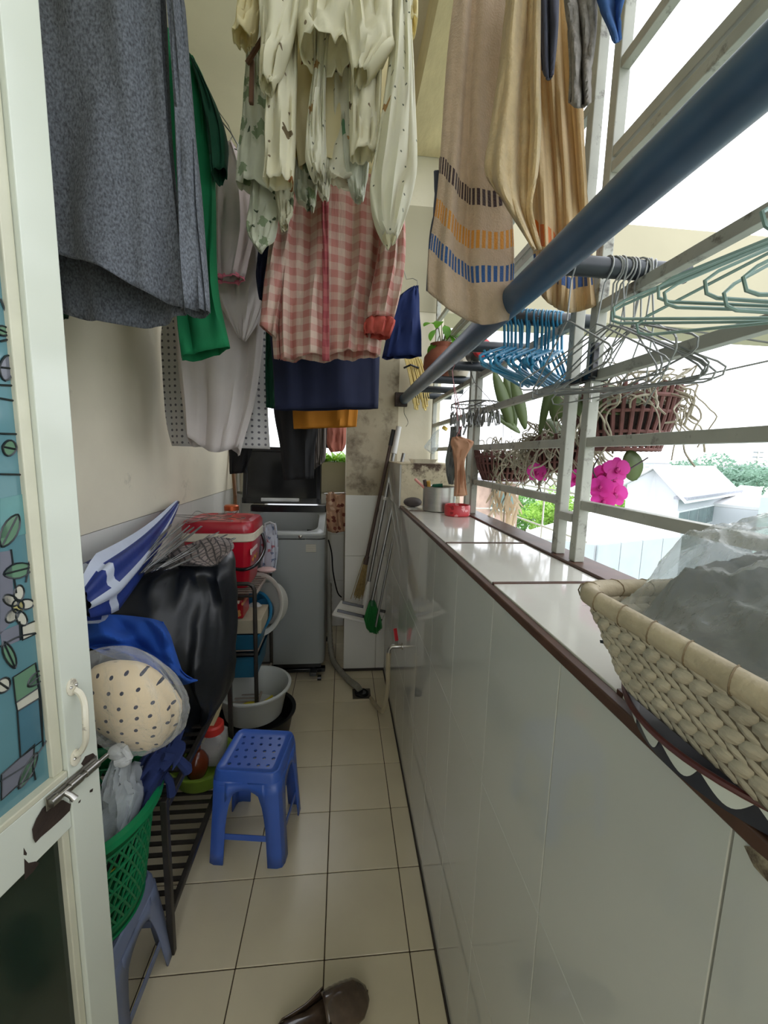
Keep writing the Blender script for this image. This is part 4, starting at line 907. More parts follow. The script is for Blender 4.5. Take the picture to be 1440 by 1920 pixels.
plaid = mat('grey_plaid_cloth', (138,126,122), .9, tl=.1, bump=.3, pat=chain(stripes(.025,.25,(70,66,66)), stripes(.025,.25,(84,78,78),1)))
t = thing('plaid_cloth', 'grey plaid cloth lying on top of the black covered pile', 'cloth', at(400,1030,y=1.6))
sheet(MB(), [[(310,1040),(350,1022),(395,1008),(432,1010)],[(322,1052),(360,1036),(405,1022),(438,1022)],[(336,1060),(365,1050),(410,1040),(436,1030)],[(380,1060),(395,1062),(408,1058),(412,1052)]], [1.6,1.55,1.48,1.44], 24, 18, [(.012,2,.2,.5)], wob=.03).build('cloth', plaid, t, solid=.004)
# umbrella leaning along the wall
umb_b = mat('navy_umbrella_cloth', (30,52,124), .55, var=.12, scale=8, tl=.08, bump=.3, bscale=30)
umb_w = mat('white_umbrella_cloth', (196,204,220), .55, var=.06, tl=.1, bump=.3, bscale=30)
ut = V((-.815, 2.0, 1.175)); ub = V((-.60, 1.02, 1.0))
ut = at(332,944,x=-.81); ub = at(150,1135,x=-.66)
ud = (ut-ub).normalized(); ux = ud.cross(V((0,0,1))).normalized(); uz = ux.cross(ud)
t = thing('umbrella', 'blue and white folded umbrella lying against the left wall', 'umbrella', ub)
P = []; nu = 40
for i in range(26):
    s = i/25; rr =   .012 + .072*(1-s)**.8*min(1, (s+.06)*6); c = lerp(ub, ut, s) - uz*(.03*math.sin(PI*s))
    P.append([c + ux*(math.cos(2*PI*k/nu)*rr*.6*(1+.16*math.cos(8*2*PI*k/nu))) + uz*(math.sin(2*PI*k/nu)*rr*1.15*(1+.16*math.cos(8*2*PI*k/nu))) for k in range(nu)])
mb = MB().grid(P, 0, True)
for j, f in enumerate(mb.f):
    k = j % nu; i = j//nu
    if (k+2) % 10 < 3 or i == 2: mb.m[j] = 1
mb.build('canopy', [umb_b, umb_w], t, ang=80, solid=.0015)
MB().tube([ut-ud*.01, ut+ud*.03], [.011,.006], 12).build('ferrule', flat('ferrule_brown', (44,30,30), .4), t)
MB().tube([ub+ud*.02, ub-ud*.05], .007, 10).build('shaft', chrome, t)
# fan of loose wire hangers on the pile
for k in range(14):
    f = k/13
    tip = at(lerp(314,440,f)+random.uniform(-6,6), lerp(984,1014,f)+random.uniform(-5,5), y=1.70)
    tail = at(lerp(234,318,f*.9), lerp(1084,1070,f), y=1.40)
    o = hanger_mesh(MB(), Matrix.Identity(4), .0018, w=(tip-tail).length*.5, h=.075, neck=.03).build('wire_hanger', wire, None)
    d = (tip-tail).normalized(); vw = ((tip+tail)/2-EYE).normalized(); n = vw.cross(d); n = n if n.z > 0 else -n; n = n.normalized() + vw*random.uniform(-.35,.1); n = (n-d*n.dot(d)).normalized(); y_ = n.cross(d)
    o.matrix_world = Matrix.Translation((tip+tail)/2+y_*.15+n*(.004*(k % 4))) @ Matrix((d, -n, y_)).transposed().to_4x4()
    tag(o, 'thin wire hanger in the fanned heap on the black covered pile', 'hanger', 'wire hangers heaped on the covered pile')
# blue cloth over the pile's near side
bc_ = mat('cobalt_cotton', (32,82,172), .9, var=.1, scale=10, tl=.06, bump=.3, bscale=50)
t = thing('blue_cloth', 'bright blue cloth draped on near side of the black covered pile', 'cloth', at(260,1200,y=1.25))
sheet(MB(), [[(140,1160),(200,1152),(270,1158),(306,1166)],[(140,1185),(210,1188),(285,1178),(318,1188)],[(150,1210),(230,1212),(290,1215),(330,1225)],[(170,1215),(250,1230),(310,1250),(345,1262)],[(190,1225),(270,1255),(330,1284),(372,1276)]], [1.34,1.26,1.2,1.18,1.2], 34, 30, [(.03,1.9,.15,.7),(.012,4.2,.5,.6)], wob=.05, yfun=lambda s, q: -.02*math.sin(q*9)).build('cloth', bc_, t, solid=.004, sub=1)
# green laundry basket on an upturned stool
gpb = mat('green_basket_plastic', (8,120,72), .38, var=.08, scale=6, tl=.1)
BC = V((-.645, .955, 0)); RT, RB, ZT_, ZB = .178, .138, .60, .30
t = thing('laundry_basket', 'green plastic laundry basket standing behind the white door leaf', 'basket', (BC.x, BC.y, ZB))
mb = MB(); nc = 48; rows_ = 14
def bp(a, f): r = lerp(RB, RT, f)+.0; return BC + V((r*math.cos(a), r*math.sin(a), lerp(ZB, ZT_, f)))
for k in range(nc):
    for sgn in (1, -1):
        mb.tube([bp(2*PI*(k+sgn*f*5)/nc, .12+f*.70) for f in [q/8 for q in range(9)]], .0034, 5)
for f in (.0,.12,.30,.47,.65,.82): mb.tube([bp(2*PI*k/nc, f) for k in range(nc)], .0042, 6, closed=True)
mb.build('lattice', gpb, t)
MB().shell([(RB-.002,0),(lerp(RB,RT,.12)-.001,.036)], BC+V((0,0,ZB)), nc).lathe([(0,0),(RB,0),(RB,.003),(0,.003)], BC+V((0,0,ZB)), nc).build('base', gpb, t, solid=.003)
MB().shell([(lerp(RB,RT,.82),.246),(RT-.001,.292),(RT+.004,.30),(RT+.016,.297),(RT+.019,.286),(RT+.012,.282)], BC+V((0,0,ZB)), nc).build('rim', gpb, t, solid=.003)
gys = mat('slate_blue_plastic', (112,122,150), .45, var=.06, scale=8)
def stool(name, label, c, rz, ht, hs, hb, m, hole=True, group=None):
    """moulded plastic stool: hs = half seat, hb = half spread of the feet"""
    c = V(c); Rz = rotz(rz)
    def W(p): return c + Rz @ V(p)
    t = thing(name, label, 'stool', c, group)
    n = 6; r = .03
    def ring(h, z, r=.03): return [W((p.x, p.y, z)) for p in rring(-h, h, -h, h, 0, r, 5)]
    mb = MB().grid([ring(hs-.03, ht-.006, .012), ring(hs-.012, ht-.004, .02), ring(hs-.008, ht, .022), ring(hs-.003, ht-.002, .026), ring(hs+.002, ht-.012), ring(hs+.006, ht-.05), ring(hs+.004, ht-.05), ring(hs-.002, ht-.012)], 0, True)
    mb.build('seat_rim', m, t)
    N = 5; s = 2*(hs-.028); cell = s/N; mb = MB(); rr = cell*.19
    for i in range(N):
        for j in range(N):
            cx, cy = -s/2+cell*(i+.5), -s/2+cell*(j+.5); sh = cell*.14*(1 if j % 2 else -1)
            sq = []; cr = []
            for k in range(16):
                a = 2*PI*k/16+PI/16*0; q = max(abs(math.cos(a)), abs(math.sin(a)))
                sq.append((cx+cell/2*math.cos(a)/q, cy+cell/2*math.sin(a)/q)); cr.append((cx+sh+rr*math.cos(a), cy+rr*math.sin(a)))
            vs = [W((x, y, ht-.006)) for x, y in sq]+[W((x, y, ht-.006)) for x, y in cr]+[W((x, y, ht-.012)) for x, y in cr]
            mb.add(vs, [(k, (k+1) % 16, 16+(k+1) % 16, 16+k) for k in range(16)]+[(16+k, 16+(k+1) % 16, 32+(k+1) % 16, 32+k) for k in range(16)])
    mb.build('seat', m, t)
    for sx in (-1, 1):
        for sy in (-1, 1):
            P = []
            for i in range(8):
                f = i/7; z = lerp(ht-.035, 0, f); h = lerp(hs+.003, hb, f**1.1); wd = lerp(.075, .055, min(1, f*2.0)) + (.035*(1-f*4)**2 if f < .25 else 0)
                P.append([W((sx*(h-wd), sy*h, z)), W((sx*(h-.022), sy*h, z)), W((sx*(h-.006), sy*(h-.006), z)), W((sx*h, sy*(h-.022), z)), W((sx*h, sy*(h-wd), z))])
            MB().grid(P).build('leg', m, t, solid=.0045)
    hh = lerp(hs, hb, .72); z = ht*.30
    for k in range(4):
        a, b = [V((-hh+.05, -hh+.004, z)), V((hh-.05, -hh+.004, z))]; Q = rotz(k*PI/2)
        MB().beam(W(Q @ a), W(Q @ b), .004, .022).build('brace', m, t, bevel=.001)
        P = []
        for i in range(13):
            f = i/12; x = lerp(-hs+.045, hs-.045, f); dz = .05*(abs(2*f-1))**2.2
            P.append([W(Q @ V((x, -hs-.004, ht-.04))), W(Q @ V((x*1.02, -hs-.008, ht-.062-dz)))])
        MB().grid(P).build('apron', m, t, solid=.0045)
    return t
blu = mat('cornflower_blue_plastic', (60,98,186), .33, var=.05, scale=6, spec=.55)
stool('plastic_stool', 'blue plastic stool with perforated seat on the tiled floor', (-.308, 1.435, 0), -.14, .35, .115, .135, blu)
stool('plastic_stool', 'grey blue plastic stool under the green laundry basket', (-.625, .94, 0), -.02, .296, .115, .145, gys)
# clear bag with polka dot cushion, and clothes in the basket
pil = mat('cream_dotted_cushion', (226,204,168), .9, var=.04, bump=.15, bscale=40, pat=dots(.031,.0042,(50,50,66),.25))
BG = at(250,1322,y=1.0)
t = thing('dotted_cushion', 'cream cushion with black dots inside a knotted clear bag', 'cushion', BG-V((0,0,.08)))
P = []; UV = []
for i in range(15):
    a = .02+(PI-.04)*i/14
    row = []
    for k in range(36):
        b = 2*PI*k/36; pl_ = 1+.09*math.sin(9*b)*(math.sin(a))**1.5*min(1, max(.25, (a-.7)))
        row.append(BG + V((.105*math.sin(a)**.8*math.cos(b)*pl_*(1-.35*max(0,a-1.6)), .07*math.sin(a)*math.sin(b), .115*math.cos(a)*pl_)))
    for p in row: p.x -= .3*(p.z-BG.z)
    P.append(row)
mb = MB().grid(P, 0, True, [((p.x-BG.x)+.0, (p.z-BG.z)) for r in P for p in r]); mb.build('cushion', pil, t, ang=80)
cl = film('clear_plastic_bag', (240,243,245), .035, .06, 2.6, 16)
t = thing('clear_bag', 'knotted clear plastic bag holding the dotted cushion', 'bag', at(225,1400,y=.95))
K = at(222,1408,y=.93)
P = []
for i in range(22):
    a = .03+(PI-.03)*i/21; row = []
    for k in range(60):
        b = 2*PI*k/60; pt_ = max(0, (a-1.7)/1.4); rr = math.sin(a)**.8*(1-.25*pt_); w_ = 1+.085*math.sin(11*b+3*a)*math.sin(a)+.10*pt_*math.sin(14*b)+.03*noise.noise((b*3, a*3, 1))
        c = BG+V((0,-.005,.01)); q = V((.118*rr*math.cos(b)*w_, .09*rr*math.sin(b)*w_, .14*math.cos(a)))
        p = c+q; p.x -= .35*q.z; p = lerp(p, K+V((q.x*.1, q.y*.1, .0)), pt_**2.2 if pt_ < 1 else 1); row.append(p)
    P.append(row)
MB().grid(P, 0, True).build('bag', cl, t, ang=90)
knotm = film('bunched_plastic', (226,228,228), .55, .2, .8, 40)
MB().ball(K+V((.0,-.002,.0)), (.022,.02,.017), 14).ball(K+V((.012,-.006,-.02)), (.02,.016,.015), 12).tube([K, K+V((.02,-.01,.012)), K+V((.028,-.008,-.01)), K+V((.0,-.015,-.02))], .009, 8).build('knot', knotm, t)
garment(MB(), [(212,1415,236,1415),(202,1450,240,1450),(196,1500,250,1500),(200,1560,238,1570)], .93, [.01,.03,.04,.03], 40, 14, .35, 7, seed=2, wob=.02).build('bag_tail', film('milky_film', (214,220,224), .35, .2, 1., 20), t, ang=90)
t = thing('white_clothes_bag', 'white stuffed plastic bag in the green basket under the clear bag', 'bag', at(220,1540,y=.95))
garment(MB(), [(200,1450,250,1450),(190,1490,262,1470),(188,1540,262,1520),(200,1580,240,1572),(212,1590,226,1590)], .96, [.02,.06,.06,.05,.02], 36, 16, .2, 5, seed=4, wob=.03, close=True).build('bag', mat('milky_white_bag', (198,204,210), .4, tl=.3, bump=.6, bscale=30), t, ang=80)
dnm = mat('dark_blue_cotton', (28,44,92), .9, var=.15, tl=.05, bump=.3, bscale=60)
t = thing('navy_cloth', 'dark blue cloth with ties hanging over green basket rim', 'cloth', at(290,1480,y=1.02))
garment(MB(), [(290,1396,325,1400),(262,1425,345,1412),(248,1470,318,1440),(240,1520,296,1490),(238,1560,270,1545)], [1.08,1.05,1.02,1.0,.98], [.02,.05,.05,.05,.03], 40, 18, .35, 6, seed=3, wob=.04, close=True).build('cloth', dnm, t, ang=80)
MB().tube([at(305,1420,y=1.03), at(335,1425,y=1.05), at(350,1440,y=1.06), at(352,1448,y=1.06)], [.012,.012,.014,.012], 8).tube([at(300,1440,y=1.02), at(318,1465,y=1.04), at(322,1490,y=1.04)], [.01,.01,.012], 8).build('tie', dnm, t)
t = thing('striped_bag', 'yellow and black striped bundle at the bottom of basket opening', 'bag', at(210,1580,y=.94))
p = BC+V((.05,-.06,.50)); mb = MB().ball(p, (.09,.075,.05), 20)
mb.build('bundle', mat('yellow_black_stripe', (176,160,40), .6, pat=stripes(.05,.5,(24,24,22),1)), t)
# things on the low rack's lower shelf
grb = mat('lime_green_plastic', (112,140,44), .4, var=.06)
t = thing('green_basin', 'olive green basin under the covered pile beside the blue stool', 'basin', (-.53, 1.55, .13))
gq = at(372,1470,y=1.52); gq.x = -.555; gq.y = 1.58; gq.z = .137
MB().shell([(.09,0),(.10,.002),(.125,.07),(.133,.074),(.133,.080),(.12,.078),(.092,.012),(0,.010)], gq, 40).add([gq+V((.09*math.cos(2*PI*k/40), .09*math.sin(2*PI*k/40), 0)) for k in range(40)], [tuple(range(40))]).build('bowl', grb, t)
t = thing('plastic_jar', 'square clear plastic jar with red screw lid beside blue stool', 'jar', at(398,1425,y=1.62))
jc = at(399,1424,y=1.63); jt = at(392,1365,y=1.65); jz = gq.z+.012
JC = V((jc.x, 1.64, jc.z)); 
MB().grid([rring(JC.x-.05,JC.x+.05,JC.y-.05,JC.y+.05,JC.z,.015), rring(JC.x-.052,JC.x+.052,JC.y-.052,JC.y+.052,JC.z+.004,.018), rring(JC.x-.052,JC.x+.052,JC.y-.052,JC.y+.052,JC.z+.11,.02), rring(JC.x-.04,JC.x+.04,JC.y-.04,JC.y+.04,JC.z+.128,.03)], 0, True).add(rring(JC.x-.05,JC.x+.05,JC.y-.05,JC.y+.05,JC.z,.015), [tuple(range(20))]).build('jar_body', film('jar_plastic', (206,204,200), .3), t)
MB().grid([rring(JC.x-.046,JC.x+.046,JC.y-.046,JC.y+.046,JC.z+.006,.015), rring(JC.x-.046,JC.x+.046,JC.y-.046,JC.y+.046,JC.z+.07,.015)], 0, True).add(rring(JC.x-.046,JC.x+.046,JC.y-.046,JC.y+.046,JC.z+.07,.015), [tuple(range(20))]).build('jar_contents', flat('grey_powder', (158,150,144), .9, var=.2), t)
MB().lathe([(.044,.124),(.046,.126),(.046,.155),(.04,.162),(0,.162)], JC, 28).build('jar_lid', flat('red_lid', (196,52,44), .4), t)
t = thing('brown_bottle', 'glossy brown ceramic jug in the green basin', 'jug', gq+V((-.03,-.02,.012)))
MB().lathe([(0,0),(.036,0),(.046,.03),(.046,.06),(.03,.09),(.016,.1),(.018,.115),(0,.115)], gq+V((-.02,-.01,.013)), 24).build('jug', mat('brown_glaze', (104,48,28), .15), t)
t = thing('cardboard_strip', 'cream cardboard strip sticking out under the black sheet', 'cardboard', at(380,1390,y=1.6))
sheet(MB(), [[(414,1288),(420,1298)],[(402,1320),(415,1325)],[(388,1355),(402,1358)],[(375,1392),(382,1392)]], 1.62, 6, 14, wob=.01).build('strip', flat('cream_board', (206,192,150), .8), t, solid=.004)
# slipper at the bottom of the frame
sl = mat('brown_jelly_plastic', (84,68,56), .2, var=.25, scale=40, coat=.5)
t = thing('jelly_slipper', 'brown jelly slipper lying on the floor tiles at the front', 'slipper', (.0, .86, 0))
toe = at(690,1868,z=.02); hl = at(535,1950,z=.02); dv = (toe-hl).normalized(); dv.z = 0; dv.normalize(); sd = V((dv.y,-dv.x,0)); L_ = .245
h0 = toe - dv*L_
def outl(f): return .030+.014*math.sin(PI*min(1,f*1.1))+.012*(f > .45)*math.sin(PI*(f-.45)/.55) if 0 < f < 1 else .0
def wid(f): return (.031+.012*max(0,math.sin(PI*(f-.35)/.75)))*min(1, (max(0,1-f)/.12)**.5)*min(1,(max(0,f)/.1)**.5)
P = []
for i in range(25):
    f = i/24; w_ = wid(f)+.0008; c = h0+dv*(L_*f)+sd*(.004*math.sin(PI*f))
    P.append([c+sd*(w_*math.cos(a))+V((0,0,.011+.010*math.sin(a)-0)) for a in [2*PI*k/20 for k in range(20)]])
for r in P:
    for p in r: p.z = max(.001, p.z-.0)
MB().grid(P, 0, True).build('sole', sl, t, ang=80)
P = []
for i in range(16):
    f = .5+.485*i/15; w_ = wid(f)+.003; hh = .046*(1-((f-.5)/.5)**2.0)+.016; c = h0+dv*(L_*f)+sd*(.004*math.sin(PI*f))
    rb = .0014*math.sin(i*PI)
    P.append([c+sd*(w_*math.cos(a))+V((0,0,.012+(hh-.012)*math.sin(a)+(.0016 if i % 2 else 0))) for a in [PI*k/18 for k in range(19)]])
MB().grid(P).build('upper', sl, t, ang=80, solid=.003)
P = []
for i in range(14):
    f = .02+.52*i/13; w_ = wid(f)+.002; c = h0+dv*(L_*f)+sd*(.004*math.sin(PI*f)); hh = .018+.032*(f/.55)**1.5
    P.append((c, w_, hh))
for s_ in (-1, 1): MB().grid([[c+sd*(s_*w_)+V((0,0,.01)), c+sd*(s_*(w_+.002))+V((0,0,hh*.6)), c+sd*(s_*w_*.92)+V((0,0,hh))] for c, w_, hh in P]).build('side_wall', sl, t, solid=.003)

# ------------------------------------------------------------------ on the counter
wk = mat('woven_reed', (190,180,160), .75, var=.18, scale=30, bump=.5, bscale=120, stretch=(1,1,3))
wkr = mat('reed_rim', (184,170,144), .6, var=.14, scale=40, bump=.3, bscale=140)
tray_m = mat('dark_tray', (58,54,48), .45, var=.2, scale=8); tray_r = mat('maroon_rim', (84,40,40), .35); nvy = mat('tray_navy', (26,34,52), .4); wtri = mat('tray_white', (212,218,212), .4)
TC = V((.418,.285,ZT)); TA, TB = .157, .14
t = thing('oval_tray', 'dark oval tray with navy and white zigzag side under the basket', 'tray', TC)
MB().shell([(.9,.004),(.93,.008),(.965,.020),(.985,.026)], TC, 72, 0, None, TA, TB).add([TC+V((TA*.9*math.cos(2*PI*k/72), TB*.9*math.sin(2*PI*k/72), .004)) for k in range(72)], [tuple(range(72))]).build('dish', tray_m, t)
MB().tube([TC+V((TA*math.cos(2*PI*k/72), TB*math.sin(2*PI*k/72), .027)) for k in range(72)], .0028, 8, closed=True).build('rim', tray_r, t)
MB().shell([(.93,.0005),(.99,.026)], TC, 72, 0, None, TA, TB).add([TC+V((TA*.93*math.cos(2*PI*k/72), TB*.93*math.sin(2*PI*k/72), .0005)) for k in range(72)], [tuple(range(72))[::-1]]).build('side', nvy, t)
mb = MB(); nz_ = 26
def sp(a, f): r = lerp(.932, .992, f)+.004; return TC+V((TA*r*math.cos(a), TB*r*math.sin(a), .0005+.0255*f))
for k in range(nz_):
    pts = []
    for q in range(13):
        f = q/12; a = 2*PI*(k+f)/nz_; pts.append((a, .95-.72*(math.sin(PI*f)**1.0)))
    for (a0, f0), (a1, f1) in zip(pts[:-1], pts[1:]): mb.add([sp(a0,f0), sp(a1,f1), sp(a1,.97), sp(a0,.97)], [(0,1,2,3)])
mb.build('zigzag', wtri, t, False)
t = thing('woven_basket', 'woven pale reed basket sitting askew on the oval tray', 'basket', (.4, .15, 1.23))
bx0, bx1, by0, by1, bz0, bz1 = .275, .535, -.12, .365, 1.232, 1.312
def brect(f, r=.03, n=6):
    return [p for p in rring(lerp(bx0, .248, f), lerp(bx1, .553, f), lerp(by0, -.16, f), lerp(by1, .398, f), lerp(bz0, bz1, f), r, n)]
def along(f, N):
    """N points evenly spaced round the basket at height fraction f"""
    p = brect(f); n = len(p); ds = [(p[(i+1) % n]-p[i]).length for i in range(n)]; tot = sum(ds); out = []
    i = 0; acc = 0
    for k in range(N):
        s = tot*k/N
        while acc+ds[i] < s and i < n-1: acc += ds[i]; i += 1
        out.append(lerp(p[i], p[(i+1) % n], min(1, (s-acc)/max(1e-9, ds[i]))))
    return out
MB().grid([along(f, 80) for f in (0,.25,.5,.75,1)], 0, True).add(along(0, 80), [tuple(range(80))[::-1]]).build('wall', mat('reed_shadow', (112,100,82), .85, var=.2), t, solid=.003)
mb = MB(); NS = 104; ROWS = 7
for r in range(ROWS):
    f = (r+.5)/ROWS; pts = along(f, NS); up_ = along(min(1,f+.1), NS)
    for k in range(NS):
        a = pts[k]; b = pts[(k+1) % NS]; d = (b-a).normalized(); u_ = (up_[k]-a).normalized(); n_ = d.cross(u_).normalized()
        tl_ = .55 if r % 2 else -.55
        e = (d*math.cos(tl_)+u_*math.sin(tl_)).normalized(); g_ = n_.cross(e)
        mb.ball((a+b)*.5 + (V(((.0 if r % 2 else .002),0,0))), ((b-a).length*.98, .0072, .0046), 8, 0, Matrix((e, g_, n_)).transposed())
mb.build('weave', wk, t, ang=0)['kind'] = 'stuff'
rp = along(1.0, 96); mb = MB()
mb.tube([p+V((0,0,.004)) for p in rp], [.0092 for k in range(96)], 14, closed=True); mb.build('rim', wkr, t)
mb = MB()
for k in range(0, 96, 2):
    d = (rp[(k+1) % 96]-rp[k-1]).normalized(); n_ = d.cross(V((0,0,1))).normalized(); c = rp[k]+V((0,0,.004))
    mb.tube([c + (n_*math.cos(a)+V((0,0,1))*math.sin(a))*.0095+d*.005*math.cos(a) for a in [2*PI*q/10 for q in range(10)]], .0008, 4, closed=True)
mb.build('rim_binding', mat('dark_reed', (120,104,80), .8), t)['kind'] = 'stuff'
def heap(x, y):
    fx = min(1, max(0, (x-.262)/(.556-.262))); fy = (y+.15)/(.40+.15)
    ss = lambda q: (lambda c: c*c*(3-2*c))(min(1, max(0, q)))
    e = ss((1-fy)*13+.3)*ss(fy*6)*ss((1-fx)*12)
    return 1.288+e*(.012+.055*ss((fx-.04)*4)+.045*ss(fx*1.3)), e*ss(fx*3+.35)
def crumple(x, y, s):
    r = lambda q, e=.8: .5-1.9*abs(noise.noise(q))**e
    a = .5+.5*noise.noise((x*7, y*7, s+4))
    return a*r(V((x*19+y*9, y*5-x*2, s))) + (1-a)*r(V((x*6-y*6, y*19+x*8, s+7))) + .38*r(V((x*34+y*20, y*14-x*9, s+2))) + .16*r(V((x*60-y*20, y*60, s)))
N_ = 150
t = thing('dark_bundle', 'dark grey folded cloth bundle packed inside the plastic cover', 'bundle', (.4, .15, 1.25))
P = [[V((x, y, heap(x, y)[0]-.034+.022*heap(x, y)[1]*crumple(x, y, 2.))) for x in [lerp(.272,.545,i/50) for i in range(51)]] for y in [lerp(-.14,.385,j/60) for j in range(61)]]
P2 = [[p for p in r] for r in P]
MB().grid(P2).build('bundle', mat('dark_grey_cloth', (54,59,66), .7, var=.3, scale=7), t, ang=0, solid=.003)
t = thing('plastic_cover', 'crumpled clear plastic sheet heaped over the woven basket', 'plastic sheet', (.4, .15, 1.25))
P = [[V((x+.004*noise.noise((x*30,y*30,2)), y+.004*noise.noise((x*30,y*30,9)), heap(x, y)[0]+.006+.022*heap(x, y)[1]*crumple(x, y, 2.))) for x in [lerp(.258,.558,i/N_) for i in range(N_+1)]] for y in [lerp(-.155,.402,j/N_) for j in range(N_+1)]]
MB().grid(P).build('sheet', film('crumpled_clear_plastic', (216,219,217), .22, .07, .6, 30), t, ang=0)
alp = mat('brushed_aluminium', (176,174,168), .34, .9, var=.06, stretch=(1,1,8))
pz = at(820,912,y=1.86).z
pc = V((.447, 1.86, ZT))
t = thing('utensil_pot', 'round aluminium pot of utensils at the far end of counter', 'pot', pc)
MB().shell([(.07,.001),(.075,.004),(.076,pz-ZT-.002),(.079,pz-ZT),(.077,pz-ZT+.001),(.0735,pz-ZT-.003),(.072,.006),(0,.005)], pc, 40).add([pc+V((.07*math.cos(2*PI*k/40), .07*math.sin(2*PI*k/40), .001)) for k in range(40)], [tuple(range(40))]).build('pot_body', alp, t)
for n, lab, a, b, r, m in (('pink_spatula', 'pink spatula handle sticking out of the aluminium pot', (812,930), (778,898), .006, flat('pink_plastic', (222,150,140), .4)),
    ('wooden_spoon', 'yellow wooden handle standing in the aluminium pot', (806,930), (803,902), .009, flat('yellow_wood', (196,150,60), .5)),
    ('green_sponge', 'dark green sponge lying on top of the utensils in pot', (812,912), (830,911), .011, flat('green_sponge', (22,84,62), .9)),
    ('scrub_brush', 'brown scrub brush behind the yellow handle in pot', (800,925), (796,900), .008, dkw)):
    A = at(*a, y=1.86); Bq = at(*b, y=1.85)
    tag(MB().tube([V((pc.x-.01 if n != 'green_sponge' else A.x, pc.y, ZT+.012 if n != 'green_sponge' else A.z)), A, Bq], [r*.8, r, r*1.05], 10).build(n, m, None), lab, n.split('_')[1])
t = thing('red_tin', 'round red patterned tin on counter in front of the pot', 'tin', V((.492, 1.71, ZT)))
q = V((.492, 1.71, ZT)); rt = mat('red_printed_tin', (206,54,62), .35, pat=dots(.022,.007,(230,150,150),1.,.5,(150,30,40),.02))
MB().shell([(.05,.0005),(.054,.004),(.055,.042),(.052,.048),(.048,.046),(.046,.01),(0,.009)], q, 36).add([q+V((.05*math.cos(2*PI*k/36), .05*math.sin(2*PI*k/36), .0005)) for k in range(36)], [tuple(range(36))]).build('tin_body', rt, t)
t = thing('dark_stone', 'smooth dark grey stone beside the aluminium pot', 'stone', V((.335, 1.98, ZT)))
MB().ball((.345, 1.985, ZT+.024), (.046,.038,.024), 20).build('stone', mat('dark_slate', (74,66,64), .6, var=.2, bump=.3, bscale=20), t)
# bottle and rubbish on the stub wall
t = thing('plastic_bottle', 'crushed clear plastic bottle with yellow cap on the stub wall', 'bottle', at(808,852,y=2.2))
ba_ = V((.515, 2.2, 1.447)); bd = (at(832,806,y=2.2)-at(800,850,y=2.2)).normalized()
ba_ = at(803,846,y=2.2)
Rb = tiltR(bd); pet = film('pet_plastic', (220,230,236), .22, .08, 1.2, 30)
MB().lathe([(0,0),(.03,.002),(.034,.012),(.033,.05),(.030,.06),(.034,.07),(.034,.10),(.028,.12),(.014,.138),(.013,.15)], ba_, 24, 0, Rb).build('bottle_body', pet, t)
MB().lathe([(.0155,.142),(.0155,.158),(0,.159)], ba_, 16, 0, Rb).build('cap', flat('yellow_cap', (206,176,80), .4), t)
t = thing('rubbish_tray', 'flattened pale plastic tray lying on top of stub wall', 'tray', (.42, 2.12, 1.412))
MB().grid([rring(.36,.47,2.07,2.19,1.413,.02), rring(.35,.48,2.06,2.2,1.432,.02), rring(.345,.485,2.055,2.205,1.434,.02)], 0, True).add(rring(.36,.47,2.07,2.19,1.413,.02), [tuple(range(20))]).build('tray_body', film('pale_plastic', (224,214,190), .5), t)
cord = mat('straw_yellow_cord', (214,190,122), .7, var=.12)
t = thing('cord_bundle', 'bundle of straw yellow cord hanging on wall beside the pole end', 'cord', at(775,690,y=2.58))
for k in range(12):
    dx = (k-6)*2.6; top = at(762+k*2.3, 676, y=2.58); bot = at(774+k*2.6, 752+12*math.sin(k), y=2.56)
    MB().tube(curve([top, top+V((-.012,-.01,.012)), lerp(top,bot,.45)+V((.004*math.sin(k*3),-.02,0)), bot+V((0,-.006,0)), bot+V((.008,0,-.012)), bot+V((.014,.004,.0)), lerp(top,bot,.5)+V((.012,0,0)), top+V((.006,.004,.01))], 40), .0042, 6).build('cord_loop', cord, t)
MB().tube([at(757,690,y=2.55), at(770,684,y=2.535), at(785,690,y=2.55)], .006, 8).build('cord_tie', wm_d, t)
MB().tube([at(764,676,y=2.58), at(768,668,y=2.6), V((at(768,668,y=2.6).x, 2.665, at(768,668,y=2.6).z))], .004, 8).build('nail', chrome, t)
t = thing('black_wire', 'thin black wire curling down from the pole end on pillar', 'wire', at(757,765,y=2.6))
MB().tube(curve([at(758,758,y=2.606), at(758,775,y=2.606), at(763,785,y=2.606), at(765,793,y=2.6), at(761,800,y=2.6)], 24), .0016, 6).build('wire', wm_d, t)

# ------------------------------------------------------------------ cross pipes over the grille and what hangs there
pp = mat('black_pipe', (40,46,52), .42, var=.2, scale=20)
PZ = 1.8175
for y in (.8, 1.1, 1.4, 1.7, 2.02, 2.32, 2.57):
    tag(MB().tube([(.408, y, PZ), (.665, y, PZ)], .018, 18).build('cross_pipe', pp, None, org=(.53, y, PZ)),
        {.8:'short black pipe nearest, with grey wire hangers hooked over it', 1.1:'short black pipe carrying the blue plastic hangers', 1.4:'short black pipe just left of the blue hangers', 1.7:'short black pipe beside the red capped jar', 2.02:'short black pipe under the terracotta jar', 2.32:'short black pipe behind the terracotta jar', 2.57:'short black pipe farthest, against the end wall'}[y], 'pipe', 'black pipes across the grille')
gwire = mat('grey_coated_wire', (148,150,148), .4, .25, var=.15)
bwire = mat('blue_plastic_hanger', (44,126,164), .35, var=.1)
dwire = mat('green_coated_wire', (116,140,132), .4, .3, var=.2)
ORD = ['first', 'second', 'third', 'fourth', 'fifth', 'sixth', 'seventh', 'eighth', 'ninth', 'tenth', 'eleventh', 'twelfth', 'thirteenth', 'fourteenth', 'fifteenth', 'sixteenth']
